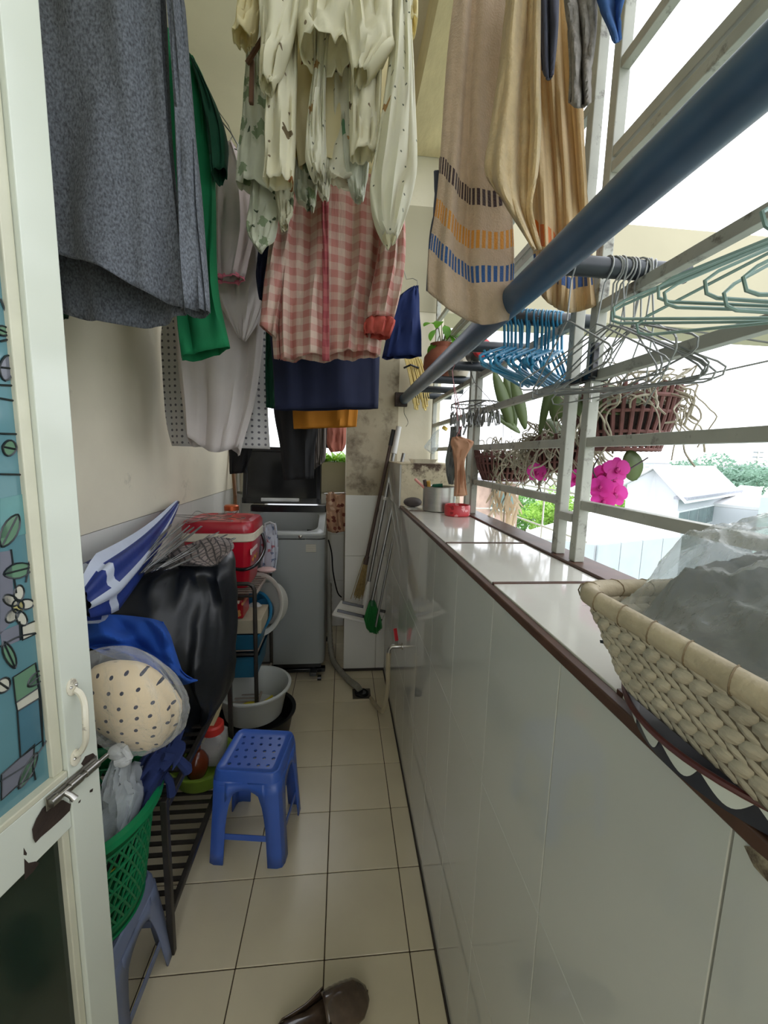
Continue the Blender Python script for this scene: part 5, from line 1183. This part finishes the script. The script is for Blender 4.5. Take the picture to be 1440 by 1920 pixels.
proto = hanger_mesh(MB(), Matrix.Identity(4), .0017, w=.205, h=.10, neck=.07).build('wire_hanger', gwire, None)
n = 13
for i in range(n):
    o = proto if i == 0 else proto.copy()
    if i: COL.objects.link(o)
    x = .43 if i == 0 else .492+.0088*i
    if abs(x-XF) < .004: x += .006
    o.location = (x, .8, PZ+.0205); o.rotation_euler = (random.uniform(-.22,.10), random.uniform(-.1,.1), PI/2+random.uniform(-.38,.38)+(-.2 if i > 8 else .1))
    tag(o, 'grey wire hanger on nearest black pipe, '+ORD[i]+' from the left', 'hanger', 'grey wire hangers on the near black pipe')
def blue_hanger():
    mb = MB(); p = hanger_pts(w=.165, h=.06, hk=.02, neck=.05); mb.tube(p, .0036, 7)
    z0 = -.04-.05-.012
    for s in (-1, 1): mb.tube(curve([(s*.10,0,z0-.03),(s*.115,0,z0-.048),(s*.13,0,z0-.05),(s*.14,0,z0-.04)], 8), .0032, 6)
    return mb
proto = blue_hanger().build('plastic_hanger', bwire, None)
for i in range(16):
    o = proto if i == 0 else proto.copy()
    if i: COL.objects.link(o)
    x = .418+.0105*i
    if abs(x-XF) < .005: x += .01
    o.location = (x, 1.1, PZ+.0205); o.rotation_euler = (random.uniform(-.06,.06), random.uniform(-.06,.06), PI/2-.72+random.uniform(-.12,.12))
    tag(o, 'blue plastic hanger on the second black pipe, '+ORD[i]+' from the left', 'hanger', 'blue hangers on the second black pipe')
proto = hanger_mesh(MB(), Matrix.Identity(4), .0019, w=.205, h=.10, neck=.03).build('coated_hanger', dwire, None)
for i in range(9):
    o = proto if i == 0 else proto.copy()
    if i: COL.objects.link(o)
    o.location = (XF+.0, .37+.013*i, 1.813); o.rotation_euler = (random.uniform(-.3,.05), random.uniform(-.05,.15), random.uniform(-.35,.45)-.35)
    tag(o, 'green grey coated hanger at right frame edge, '+ORD[8-i]+' from the left', 'hanger', 'coated hangers on the grille rail at right')
# peg airer with metal pegs and socks
t = thing('peg_airer', 'steel peg airer crowded with metal pegs under the black pipes', 'airer', (.52, 1.7, 1.8))
AC = V((.515, 1.62, 1.655))
MB().tube([AC+V((.085*math.cos(a), .14*math.sin(a), 0)) for a in [2*PI*k/36 for k in range(36)]], .003, 6, closed=True).tube([AC+V((-.085,0,0)), AC+V((.085,0,0))], .0025, 6).tube([AC+V((0,-.14,0)), AC+V((0,.14,0))], .0025, 6).build('airer_ring', wire, t)
MB().tube([AC+V((.085,0,0)), AC+V((0,.02,.09))], .0015, 5).tube([AC+V((-.085,0,0)), AC+V((0,.02,.09))], .0015, 5).tube([AC+V((0,.02,.09)), V((.515,1.7,1.80)), V((.515,1.722,1.82)), V((.515,1.715,1.838)), V((.515,1.695,1.839)), V((.515,1.68,1.825))], .002, 6).build('airer_hook', wire, t)
pm = MB().tube([(0,0,0),(0,.006,-.02),(0,.003,-.05)], .003, 6).tube([(0,0,0),(0,-.006,-.02),(0,-.003,-.05)], .003, 6).tube([(-.004+.008*k/4, .007*math.cos(k*2), -.018+.007*math.sin(k*2)) for k in range(5)], .0012, 5).tube([(0,0,.006),(0,.012,.012),(0,.012,.026),(0,0,.03),(0,-.01,.022)], .0013, 5)
pg = None
for k in range(30):
    if k < 20: a = 2*PI*k/20; p = AC+V((.085*math.cos(a), .14*math.sin(a), -.028))
    elif k < 26: p = AC+V((-.07+.028*(k-20), .0, -.028))
    else: p = AC+V((0, -.11+.06*(k-26), -.028))
    if pg is None: pg = pm.build('metal_peg', wire, t); o = pg
    else: o = pg.copy(); COL.objects.link(o)
    o.location = p; o.rotation_euler = (random.uniform(-.2,.2), random.uniform(-.2,.2), random.uniform(0,PI))
skn = mat('peach_stocking', (214,164,132), .8, tl=.25, var=.05); gsk = mat('grey_mesh_sock', (120,124,124), .8, tl=.2, var=.1)
t = thing('peach_sock', 'peach nylon sock pegged by its toe, hanging above the counter', 'sock', at(860,920,y=1.5), 'socks hung to dry')
garment(MB(), [(848,820,862,818),(846,832,884,826),(850,848,886,834),(853,868,872,862),(853,900,872,900),(851,930,876,928)], 1.5, [.008,.018,.02,.02,.02,.022], 30, 22, .2, 5, seed=2, wob=.008, close=True).build('sock', skn, t, ang=80, solid=.0015)
MB().tube([at(855,820,y=1.5), at(868,795,y=1.5), at(850,715,y=1.5), at(848,695,y=1.5), V((at(850,690,y=1.5).x, 1.43, 1.80)), V((at(850,690,y=1.5).x+.0, 1.40, 1.8365)), V((at(850,690,y=1.5).x, 1.385, 1.833))], .0016, 6).tube([at(850,722,y=1.5), at(856,770,y=1.5), at(862,815,y=1.5)], .0016, 6).build('string', flat('pink_string', (176,120,124), .6), t)
t = thing('grey_sock', 'grey mesh sock hanging just behind the peach sock', 'sock', at(843,905,y=1.56), 'socks hung to dry')
garment(MB(), [(846,800,866,800),(842,830,864,830),(836,860,860,860),(838,888,852,890),(842,908,848,908)], 1.56, [.008,.016,.016,.012,.006], 26, 16, .3, 5, seed=3, wob=.012, close=True).build('sock', gsk, t, ang=80, solid=.0015)
MB().tube([at(855,802,y=1.56), at(858,760,y=1.58), V((AC.x-.085, AC.y, AC.z))], .0016, 6).build('string', wire, t)
for j, (u, v) in enumerate(((868,792),(858,800),(872,806))):
    tag(MB().box(at(u,v,y=1.5), (.006,.008,.04), Matrix.Rotation(.3*j-.3, 3, 'Y')).build('clip', wire, None, org=at(u,v,y=1.5)), ('grey clip pinching the peach sock string, topmost', 'grey clip pinching the toe of grey sock', 'grey clip pinching toe of the peach sock')[j], 'clip')
# clamp on the post
t = thing('clamp', 'black metal clamp gripping the grille post near the orchids', 'clamp', at(1118,705,x=.56))
cpos = V((XF, .925, at(1120,705,x=.57).z))
MB().box(cpos+V((-.0,.0,0)), (.046,.05,.022)).box(cpos+V((-.02,-.03,.03)), (.016,.014,.075)).box(cpos+V((-.018,.03,-.004)), (.02,.05,.016)).build('jaw', wm_d, t, bevel=.003)
MB().tube([cpos+V((-.022,-.03,-.02)), cpos+V((-.022,-.03,-.06))], .005, 8).tube([cpos+V((-.022,.05,0)), cpos+V((-.03,.08,-.004))], .006, 8).build('screw', chrome, t)

# ------------------------------------------------------------------ potted plants on the cross pipes
terra = mat('terracotta', (142,82,62), .7, var=.1, scale=8, bump=.15)
def pothos(root, base, k_, spread, lsize, seed):
    random.seed(seed); st = MB(); lf = []
    for k in range(k_):
        a = random.uniform(0, 2*PI); r = random.uniform(.3,1)*spread
        tip = base+V((r*math.cos(a), r*math.sin(a), random.uniform(.0,.13))); st.tube(curve([base, lerp(base,tip,.5)+V((0,0,.05)), tip], 8), .0022, 5)
        leafm(m := MB(), tip, (math.cos(a), math.sin(a), random.uniform(-.9,.2)), (0,-.3,1), lsize*random.uniform(.7,1.2), lsize*.62, 1.0, nl=8, tip=.7)
        m.build('leaf', flat('pothos_green', (112,176,48), .4, tl=.5, var=.25), root, ang=0)
    st.build('stem', flat('stem_brown', (120,116,84), .7), root)
t = thing('terracotta_jar', 'round terracotta jar with a green trailing plant on the black pipes', 'potted plant', at(812,705,y=2.17))
jc = V((.50, 2.17, PZ+.018))
MB().shell([(.05,0),(.075,.02),(.092,.07),(.088,.12),(.06,.158),(.05,.166),(.056,.18),(.06,.186),(.052,.186),(.044,.165),(.05,.15)], jc, 36).add([jc+V((.05*math.cos(2*PI*k/36), .05*math.sin(2*PI*k/36), 0)) for k in range(36)], [tuple(range(36))]).build('pot', terra, t)
MB().lathe([(.05,.150),(0,.156)], jc, 20).build('soil', rust, t)
pothos(t, jc+V((0,0,.16)), 11, .10, .075, 5)
random.seed(11)
t = thing('rough_pot', 'mottled pale grey pot in front of terracotta jar', 'pot', V((.53, 1.99, PZ+.018)))
MB().lathe([(.04,0),(.052,.03),(.06,.09),(.062,.095),(.055,.096),(.05,.08),(0,.078)], V((.555, 2.03, PZ+.018)), 24).build('pot', mat('mottled_pot', (170,160,144), .8, var=.2, scale=20, dirt=((90,84,76), 30, .55)), t)
t = thing('white_pot', 'small white plastic pot with green shoots on the black pipes', 'potted plant', V((.59, 1.99, PZ+.1)))
MB().shell([(.042,0),(.056,.1),(.06,.102),(.06,.112),(.054,.112),(.04,.02),(0,.018)], V((.632, 2.17, PZ+.018)), 28).add([V((.632,2.17,PZ+.018))+V((.042*math.cos(2*PI*k/28), .042*math.sin(2*PI*k/28), 0)) for k in range(28)], [tuple(range(28))]).build('pot', flat('white_grip', (206,204,200), .5), t)
pothos(t, V((.632, 2.17, PZ+.11)), 7, .09, .06, 9)
t = thing('red_cap_jar', 'jar lying on the black pipes with its red cap facing out', 'jar', at(903,662,y=1.66))
rc = at(903,662,y=1.62); rc.z = PZ+.018+.034; 
MB().lathe([(0,0),(.03,0),(.033,.01),(.033,.10),(.026,.11)], rc+V((0,.12,0)), 24, 0, Matrix.Rotation(PI/2, 3, 'X')).build('jar_body', flat('dark_jar', (88,84,80), .3), t)
MB().lathe([(.034,0),(.034,.026),(.028,.03),(0,.03)], rc+V((0,.012,0)), 28, 0, Matrix.Rotation(PI/2, 3, 'X')).build('cap', flat('red_cap', (214,62,66), .4), t)

# ------------------------------------------------------------------ hanging orchid baskets outside the grille
bk = mat('purple_brown_reed', (108,70,66), .75, var=.2, scale=40); rootm = mat('grey_orchid_root', (158,150,132), .8, var=.2, scale=50)
orl = mat('olive_orchid_leaf', (96,112,66), .38, var=.15, scale=8, tl=.25); mag = mat('magenta_petal', (226,62,172), .5, var=.08, tl=.45); magd = mat('deep_magenta_lip', (170,20,110), .5); stemm = mat('dark_flower_stem', (72,60,64), .6)
def orchid_basket(lab, c, rt_, rb_, h, wires, seed, nroot, leaves, blooms=(), stems=()):
    random.seed(seed); c = V(c)
    t = thing('orchid_basket', lab, 'hanging plant', c, 'orchid baskets hung outside the grille')
    NB = 34
    for k in range(NB):
        a = 2*PI*k/NB; f = (math.cos(a), math.sin(a)); MB().tube([c+V((rb_*f[0], rb_*f[1], 0)), c+V((lerp(rb_,rt_,.55)*f[0]*1.03, lerp(rb_,rt_,.55)*f[1]*1.03, h*.5)), c+V((rt_*f[0], rt_*f[1], h+random.uniform(-.004,.012)))], .0052, 6).build('reed_stick', bk, t)
    mb = MB()
    for f, rr in ((.02,.004),(.3,.0045),(.62,.0045),(.86,.005)):
        mb.tube([c+V((lerp(rb_,rt_,f)*math.cos(a)*1.03, lerp(rb_,rt_,f)*math.sin(a)*1.03, h*f)) for a in [2*PI*k/32 for k in range(32)]], rr, 6, closed=True)
    mb.build('hoop', bk, t)
    MB().lathe([(0,.012),(rb_,.012),(lerp(rb_,rt_,.7)*.96,h*.72),(0,h*.8)], c, 24).build('bark_filling', mat('dark_bark', (50,40,36), .9, var=.4, scale=40, bump=1), t)
    mb = MB()
    for k in range(nroot):
        a = random.uniform(0, 2*PI); r = rt_*random.uniform(.1,.95); p = c+V((r*math.cos(a), r*math.sin(a), h*.85+random.uniform(0,.02))); pts = [p]; d = V((math.cos(a+random.uniform(-.9,.9)), math.sin(a+random.uniform(-.9,.9)), random.uniform(-.1,.7)))
        for q in range(random.randint(6,11)):
            d = (d+V((random.gauss(0,.45), random.gauss(0,.45), random.gauss(-.16,.4)))).normalized(); p = p+d*.022
            e_ = V((p.x-c.x, p.y-c.y, 0))
            if e_.length > rt_*1.12 and d.z > -.5: d = (d - e_.normalized()*.9 + V((0,0,-.5))).normalized()
            if p.z > c.z+h+.05: d.z = -abs(d.z)
            if p.x < XF+.02: p.x = XF+.02; d.x = abs(d.x)
            pts.append(V(p))
        mb.tube(curve(pts, len(pts)*2), random.uniform(.0016,.0032), 5)
    mb.build('roots', rootm, t)['kind'] = 'stuff'
    for (b, tip, w, bend) in leaves:
        b = V(b); tip = V(tip); d = tip-b; m = MB(); leafm(m, b, d, V((-.3,-.8,.5)), d.length*1.1, w*1.15, bend, nl=10, tip=.55, cup=.12); m.build('leaf', orl, t, ang=0, solid=.0015)
    for a, b in wires: MB().tube([a, b], .0013, 5).build('hanging_wire', wire, t)
    for s in stems: MB().tube(curve(s, 20), .002, 6).build('flower_stem', stemm, t)
    for (p, face, sz) in blooms:
        f = (V(face)).normalized(); x = f.cross(V((0,0,1))).normalized(); y = x.cross(f); fl_ = None
        for k in range(5):
            an = PI/2+k*2*PI/5; d = x*math.cos(an)+y*math.sin(an); m = MB(); leafm(m, V(p)+d*.001+f*(.0015*(k % 2)), d+f*.12, f, sz, sz*(1.25 if k in (1,4) else .8), .25, nl=9, tip=.42, cup=.10)
            m.build('petal', mag, t, ang=0)
        m = MB(); m.ball(V(p)+f*.006-y*.004, (.006,.006,.009), 8); leafm(m, V(p)+f*.004, f-y*.6, y, sz*.5, sz*.4, .8, nl=5); m.build('lip', magd, t)
    return t
def o_at(u, v, y): return at(u, v, y=y)
c1 = at(1163,845,y=1.06); c2 = at(945,900,y=1.66); c3 = at(1046,885,y=1.34)
B1 = V((c1.x, c1.y, c1.z)); 
def fl3(u, v, y=1.03): return at(u, v, y=y)
blooms = [(fl3(1131,940), (-.5,-1,.05), .030), (fl3(1152,927), (-.3,-1,.1), .032), (fl3(1126,913), (-.8,-1,.2), .03), (fl3(1156,880), (-.3,-1,.2), .032), (fl3(1135,888,1.08), (-.6,-1,0), .03), (fl3(1113,896,1.1), (-.2,-1,.3), .028), (fl3(1150,905,1.05), (.1,-1,0), .03)]
orchid_basket('nearest orchid basket with magenta flowers hanging below it', B1, .122, .088, .155,
  [(V((.655,1.1,PZ)), B1+V((-.06,-.06,.155))), (V((.655,1.1,PZ)), B1+V((.06,.05,.155))), (V((.655,1.1,PZ)), B1+V((-.04,.08,.155)))], 3, 120,
  [(at(1130,765,y=1.1), at(1238,795,y=1.14), .085, 1.3), (at(1125,770,y=1.0), at(1215,735,y=1.0), .07, .4), (at(1110,730,y=1.12), at(1190,700,y=1.2), .07, .7), (at(1178,845,y=1.06), at(1192,897,y=1.06), .05, .2), (at(1120,790,y=1.05), at(1085,740,y=1.05), .06, .5)],
  blooms, [[at(1215,858,y=1.03), at(1180,880,y=1.03), at(1140,905,y=1.035), at(1125,925,y=1.035), at(1128,940,y=1.035)], [at(1128,850,y=1.08), at(1112,880,y=1.06), at(1122,905,y=1.05), at(1126,935,y=1.04)]])
orchid_basket('farthest orchid basket with bare roots, hanging left of the grille posts', V((c2.x, c2.y, c2.z)), .125, .085, .11,
  [(V((.655,1.7,PZ)), V(c2)+V((-.04,-.07,.11))), (V((.655,1.7,PZ)), V(c2)+V((.06,.06,.11)))], 4, 120,
  [(at(960,805,y=1.62), at(932,705,y=1.6), .042, .2), (at(966,805,y=1.66), at(950,712,y=1.66), .04, .1), (at(985,805,y=1.62), at(965,712,y=1.6), .040, .2), (at(975,812,y=1.62), at(930,770,y=1.6), .03, .5)])
orchid_basket('middle orchid basket tangled with roots behind the grille posts', V((c3.x, c3.y, c3.z)), .10, .075, .115,
  [(V((.655,1.4,PZ)), V(c3)+V((-.04,-.05,.115))), (V((.655,1.4,PZ)), V(c3)+V((.05,.05,.115)))], 5, 130,
  [(at(1040,790,y=1.3), at(1058,705,y=1.3), .055, .3), (at(1055,790,y=1.34), at(1085,740,y=1.36), .05, .4), (at(1012,815,y=1.28), at(1035,705,y=1.22), .022, .7), (at(1030,785,y=1.35), at(1052,830,y=1.25), .05, .5)],
  [(fl3(1006,885,1.3), (-.3,-1,.1), .03), (fl3(1016,888,1.3), (.1,-1,.1), .026), (fl3(1078,898,1.25), (-.3,-1,.1), .03)], [[at(1030,880,y=1.3), at(1012,905,y=1.3), at(1018,935,y=1.28)]])
random.seed(21)
t = thing('dried_air_plant', 'pale dried trailing plant hanging below the farthest orchid basket', 'plant', V(c2)-V((0,0,.02)))
for k in range(34):
    p = V(c2)+V((random.uniform(-.04,.06), random.uniform(-.04,.04), .015)); d = V((random.gauss(0,.35), random.gauss(0,.3), -1)); m = MB(); leafm(m, p+V((0,0,-random.uniform(0,.14))), d, (0,-1,.2), random.uniform(.06,.13), .011, random.uniform(-.8,.8), nl=5); m.build('dry_leaf', flat('dry_leaf', (214,192,164), .8, tl=.3), t, ang=0)
MB().tube([V(c2)+V((.01,0,.02)), V(c2)+V((.01,0,-.2))], .003, 6).build('dry_stem', rootm, t)
t = thing('wire_cage', 'thin white wire cage fixed outside the grille below the orchids', 'cage', (.9, 1.9, 1.0))
ww = flat('white_wire', (226,226,222), .5)
for y in (1.45, 1.75, 2.05, 2.35): MB().tube([(.9, y, .95), (.9, y, 1.48)], .004, 6).build('upright', ww, t)
for z in (.97, 1.15, 1.32, 1.47): MB().tube([(.9, 1.4, z), (.9, 2.4, z)], .004, 6).build('bar', ww, t)
for y in (1.45, 2.35): MB().tube([(.622, y, 1.15), (.9, y, 1.15)], .004, 6).build('bracket', ww, t)

# ------------------------------------------------------------------ outside, seen over the parapet
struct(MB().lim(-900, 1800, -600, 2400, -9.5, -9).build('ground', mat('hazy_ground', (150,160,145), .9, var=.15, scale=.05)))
whw = mat('white_render', (206,209,213), .8, var=.03, scale=.6); whr = mat('white_sheet_roof', (222,222,222), .6, var=.02, scale=.5)
gls = mat('green_grey_window', (96,118,116), .15, var=.25, scale=1.2); wfr = mat('white_window_frame', (226,230,230), .5); soff = mat('grey_soffit', (150,152,160), .8)
h = thing('white_house', 'white gabled house with white roof outside the grille', 'house', far(1230,1000,19))
ap = far(1229,879,18.5); le = far(1176,908,18.9); re = far(1274,928,17.6); rf = far(1335,881,24)
ext = V((rf.x-ap.x, rf.y-ap.y, 0)); gx = V((re.x-le.x, re.y-le.y, 0)).normalized()
zb = -9.
lw_ = V((le.x, le.y, zb)); rw_ = V((re.x, re.y, zb))
MB().prism([lw_, rw_, V((re.x,re.y,re.z)), V((ap.x,ap.y,ap.z)), V((le.x,le.y,le.z))], ext).build('house_wall', whw, h, False)
ov = ext.normalized()*.35
for e, s in ((re, 1), (le, -1)):
    sl_ = (e-ap); sl_ = sl_+sl_.normalized()*.5; nrm = V((0,0,.14))
    MB().prism([ap-ov+V((0,0,.02)), ap+sl_-ov+V((0,0,.02)), ap+sl_+ext+ov+V((0,0,.02)), ap+ext+ov+V((0,0,.02))], nrm).build('roof_slope', whr, h, False)
MB().beam(re-ov+gx*.15-V((0,0,.12)), re+ext+ov+gx*.15-V((0,0,.12)), .5, .12).build('soffit', soff, h, False)
# long side of the house with its windows
sn = V((0,0,1)).cross(ext.normalized()); sn = sn if sn.dot(gx) > 0 else -sn
def housewin(u0, v0, u1, v1, n):
    P0 = atplane(u0, (v0+v1)/2, re+sn*.02, sn); P1 = atplane(u1, (v0+v1)/2, re+sn*.02, sn); um = lerp(u0, u1, .42); za = atplane(um, v0, re+sn*.02, sn).z; zc = atplane(um, v1, re+sn*.02, sn).z
    e = ext.normalized(); w_ = abs((P1-P0).dot(e)); c = (P0+P1)/2; c.z = (za+zc)/2; hh = abs(za-zc)
    R_ = Matrix((e, sn, V((0,0,1)))).transposed()
    f = MB().box(c, (w_+.1, .08, hh+.1), R_).build('window', wfr, h, False)
    for k in range(n): MB().box(c+e*(w_*((k+.5)/n-.5))+sn*.045, (w_/n-.07, .012, hh-.06), R_).build('pane', gls, f, False)
housewin(1270, 955, 1336, 988, 4); housewin(1264, 1003, 1312, 1030, 3)
h2 = thing('side_house', 'smaller white house with a shallow grey white roof behind', 'house', far(1390,960,22))
q0 = far(1336,950,21); q1 = far(1425,957,19.5); q2 = far(1428,918,24); q3 = far(1388,914,26)
zt = (q0.z+q1.z)/2
MB().prism([V((p.x,p.y,zb)) for p in (q0,q1,q2,q3)], (0,0,zt-zb)).build('house_wall', whw, h2, False)
MB().prism([V((q0.x,q0.y,zt+.01)), V((q1.x,q1.y,zt+.01)), V((q2.x,q2.y,q2.z)), V((q3.x,q3.y,q3.z))], (0,0,.15)).build('roof', whr, h2, False)
h3 = thing('corrugated_shed', 'low white corrugated shed with flat white roof below the grille', 'shed', far(1150,1060,12))
s0 = far(985,1022,13); s1 = far(1118,1012,11.8); s2 = far(1272,1028,13.6); s3 = far(1120,968,19); 
zt = s1.z
def zz(p, z): return V((p.x, p.y, z))
MB().prism([zz(s0,zb), zz(s1,zb), zz(s2,zb), zz(s3,zb)], (0,0,zt-zb-.1)).build('shed_core', whw, h3, False)
MB().prism([zz(s0,zt-.1), zz(s1,zt-.1), zz(s2,zt-.1), zz(s3,zt-.1)], (0,0,.1)).build('roof', whr, h3, False)
shm = mat('pale_sheet_metal', (176,184,188), .5, var=.05, scale=2)
for A_, B_ in ((s0, s1), (s1, s2)):
    d = V((B_.x-A_.x, B_.y-A_.y, 0)); L_ = d.length; d.normalize(); n_ = V((d.y, -d.x, 0)); nn = max(3, int(L_/.9))
    for k in range(nn):
        MB().box(zz(A_, zt-1.6)+d*(L_*(k+.5)/nn)+n_*.05, (L_/nn-.03, .05, 2.9), Matrix((d, -n_, V((0,0,1)))).transposed()).build('wall_sheet', shm, h3, False)
h4 = thing('pale_tower', 'pale mint building corner cut off at right frame edge', 'building', far(1428,1000,15))
a = far(1416,1000,15); MB().prism([zz(a,zb), zz(a+V((3,.5,0)),zb), zz(a+V((6,4.6,0)),zb), zz(a+V((5.5,4.6,0)),zb)], (0,0,far(1425,932,15).z-zb)).build('tower_wall', mat('mint_render', (172,192,188), .7, var=.03), h4, False)
h5 = thing('neighbour_house', 'grey brown neighbour building seen through the wire cage at left', 'building', far(930,960,16))
a = far(895,1000,15); MB().prism([zz(a,zb), zz(a+V((1.6,.3,0)),zb), zz(a+V((1.6,4,0)),zb), zz(a+V((0,4,0)),zb)], (0,0,far(920,905,15).z-zb)).build('house_wall', mat('grey_brick_render', (176,150,136), .85, var=.2, scale=3), h5, False)
MB().prism([zz(a+V((-.2,-.2,0)),far(920,905,15).z), zz(a+V((1.8,.1,0)),far(920,905,15).z), zz(a+V((1.8,4.2,0)),far(920,905,15).z), zz(a+V((-.2,4.2,0)),far(920,905,15).z)], (0,0,.2)).build('roof', mat('grey_tile_roof', (150,146,150), .8), h5, False)
MB().box(zz(a, far(920,935,15).z)+V((.9,-.02,0)), (.9,.06,.9)).build('window', gls, h5, False)
# trees
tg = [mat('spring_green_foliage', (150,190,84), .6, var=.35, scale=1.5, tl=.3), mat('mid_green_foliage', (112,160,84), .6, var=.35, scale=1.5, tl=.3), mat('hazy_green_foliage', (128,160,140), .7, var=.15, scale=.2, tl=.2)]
bark = mat('tree_bark', (110,96,80), .9)
def tree(lab, c, r, n, ls, m, seed, group='trees beyond the parapet'):
    random.seed(seed); c = V(c); t = thing('tree', lab, 'tree', (c.x, c.y, zb), group)
    MB().tube([(c.x,c.y,zb),(c.x+.1,c.y,lerp(zb,c.z,.6)),c], [r.x*.09,r.x*.07,r.x*.03], 8).build('trunk', bark, t)
    mb = MB(); cl_ = [(V((random.gauss(0,.42)*r.x, random.gauss(0,.42)*r.y, random.gauss(.1,.36)*r.z)), random.uniform(.3,.5)) for _ in range(14)]
    for k in range(n):
        q, s = random.choice(cl_); d = V((random.gauss(0,1), random.gauss(0,1), random.gauss(0,1))).normalized(); p = c+q+V((d.x*r.x, d.y*r.y, d.z*r.z))*s
        x = V((random.gauss(0,1), random.gauss(0,1), random.gauss(0,.6))).normalized(); y = x.cross(d+V((.01,0,0))).normalized(); l = ls*random.uniform(.6,1.3)
        mb.add([p-x*l, p+y*l*.5, p+x*l, p-y*l*.5], [(0,1,2,3)])
    mb.build('foliage', m, t, False)['kind'] = 'stuff'
for i, (u, v, D, rx, rz, m, n, lab) in enumerate((
  (1030,968,24,1.5,1.3,0,2600,'bright green tree just left of the grille posts'), (1075,985,25,1.4,1.0,0,2200,'bright green tree low behind the grille posts'),
  (1135,968,24,1.6,1.2,1,2600,'mid green tree below the magenta flowers'), (1165,978,22,1.0,1.2,0,1800,'green bush touching the white house corner'),
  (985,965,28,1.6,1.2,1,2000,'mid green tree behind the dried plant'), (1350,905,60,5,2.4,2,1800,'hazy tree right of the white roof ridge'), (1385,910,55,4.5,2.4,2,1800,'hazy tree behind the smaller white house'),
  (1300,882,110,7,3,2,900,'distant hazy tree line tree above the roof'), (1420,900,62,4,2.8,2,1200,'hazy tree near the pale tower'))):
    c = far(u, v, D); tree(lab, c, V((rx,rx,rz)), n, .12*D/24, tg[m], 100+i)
random.seed(5)
t = thing('climbing_plant', 'green leafy shoots rising just outside the parapet edge', 'plant', at(1140,1085,y=1.0))
for k in range(26):
    b = at(random.uniform(1108,1175), random.uniform(1085,1115), x=.72); m = MB(); leafm(m, b, (random.gauss(0,.7), random.gauss(0,.7), random.uniform(.4,1.2)), (-.4,-.7,.5), random.uniform(.03,.06), .02, .8, nl=6); m.build('leaf', flat('pothos_green', (112,176,48), .4, tl=.5, var=.25), t, ang=0)
MB().tube(curve([at(1110,1080,x=.72), at(1135,1095,x=.72), at(1165,1110,x=.72), V((.66,.7,1.1)), V((.622,.66,1.0))], 16), .004, 6).build('stem', flat('stem_green', (96,130,60), .6), t)
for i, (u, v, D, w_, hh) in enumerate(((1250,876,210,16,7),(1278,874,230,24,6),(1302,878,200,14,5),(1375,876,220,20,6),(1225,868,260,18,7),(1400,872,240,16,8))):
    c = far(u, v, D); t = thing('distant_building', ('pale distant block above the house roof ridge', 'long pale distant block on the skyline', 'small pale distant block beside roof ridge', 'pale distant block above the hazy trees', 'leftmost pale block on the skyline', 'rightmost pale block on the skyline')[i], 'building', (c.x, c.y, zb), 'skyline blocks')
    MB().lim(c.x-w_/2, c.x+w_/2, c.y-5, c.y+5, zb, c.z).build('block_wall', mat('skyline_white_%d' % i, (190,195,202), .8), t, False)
    MB().lim(c.x-w_/2-.4, c.x+w_/2+.4, c.y-5.4, c.y+5.4, c.z, c.z+.8).build('block_roof', flat('skyline_roof', (206,196,196), .8), t, False)
    for k in range(5): MB().lim(c.x-w_*.4+w_*.18*k, c.x-w_*.4+w_*.18*k+w_*.09, c.y-5.1, c.y-4.9, c.z-2.6, c.z-1.2).build('window', flat('skyline_window', (150,164,176), .4), t, False)
c = far(1412,915,70); tp = far(1415,845,70)
t = thing('utility_pole', 'pale distant utility pole with crossarms above the trees', 'pole', (c.x, c.y, zb))
MB().tube([(c.x,c.y,zb),(c.x,c.y,tp.z)], .18, 8).build('pole_shaft', flat('pole_concrete', (196,192,186), .8), t)
for f in (.02, .10): MB().lim(c.x-.9, c.x+.9, c.y-.08, c.y+.08, tp.z-f*10-.2, tp.z-f*10).build('crossarm', flat('pole_steel', (120,130,134), .6), t, False)
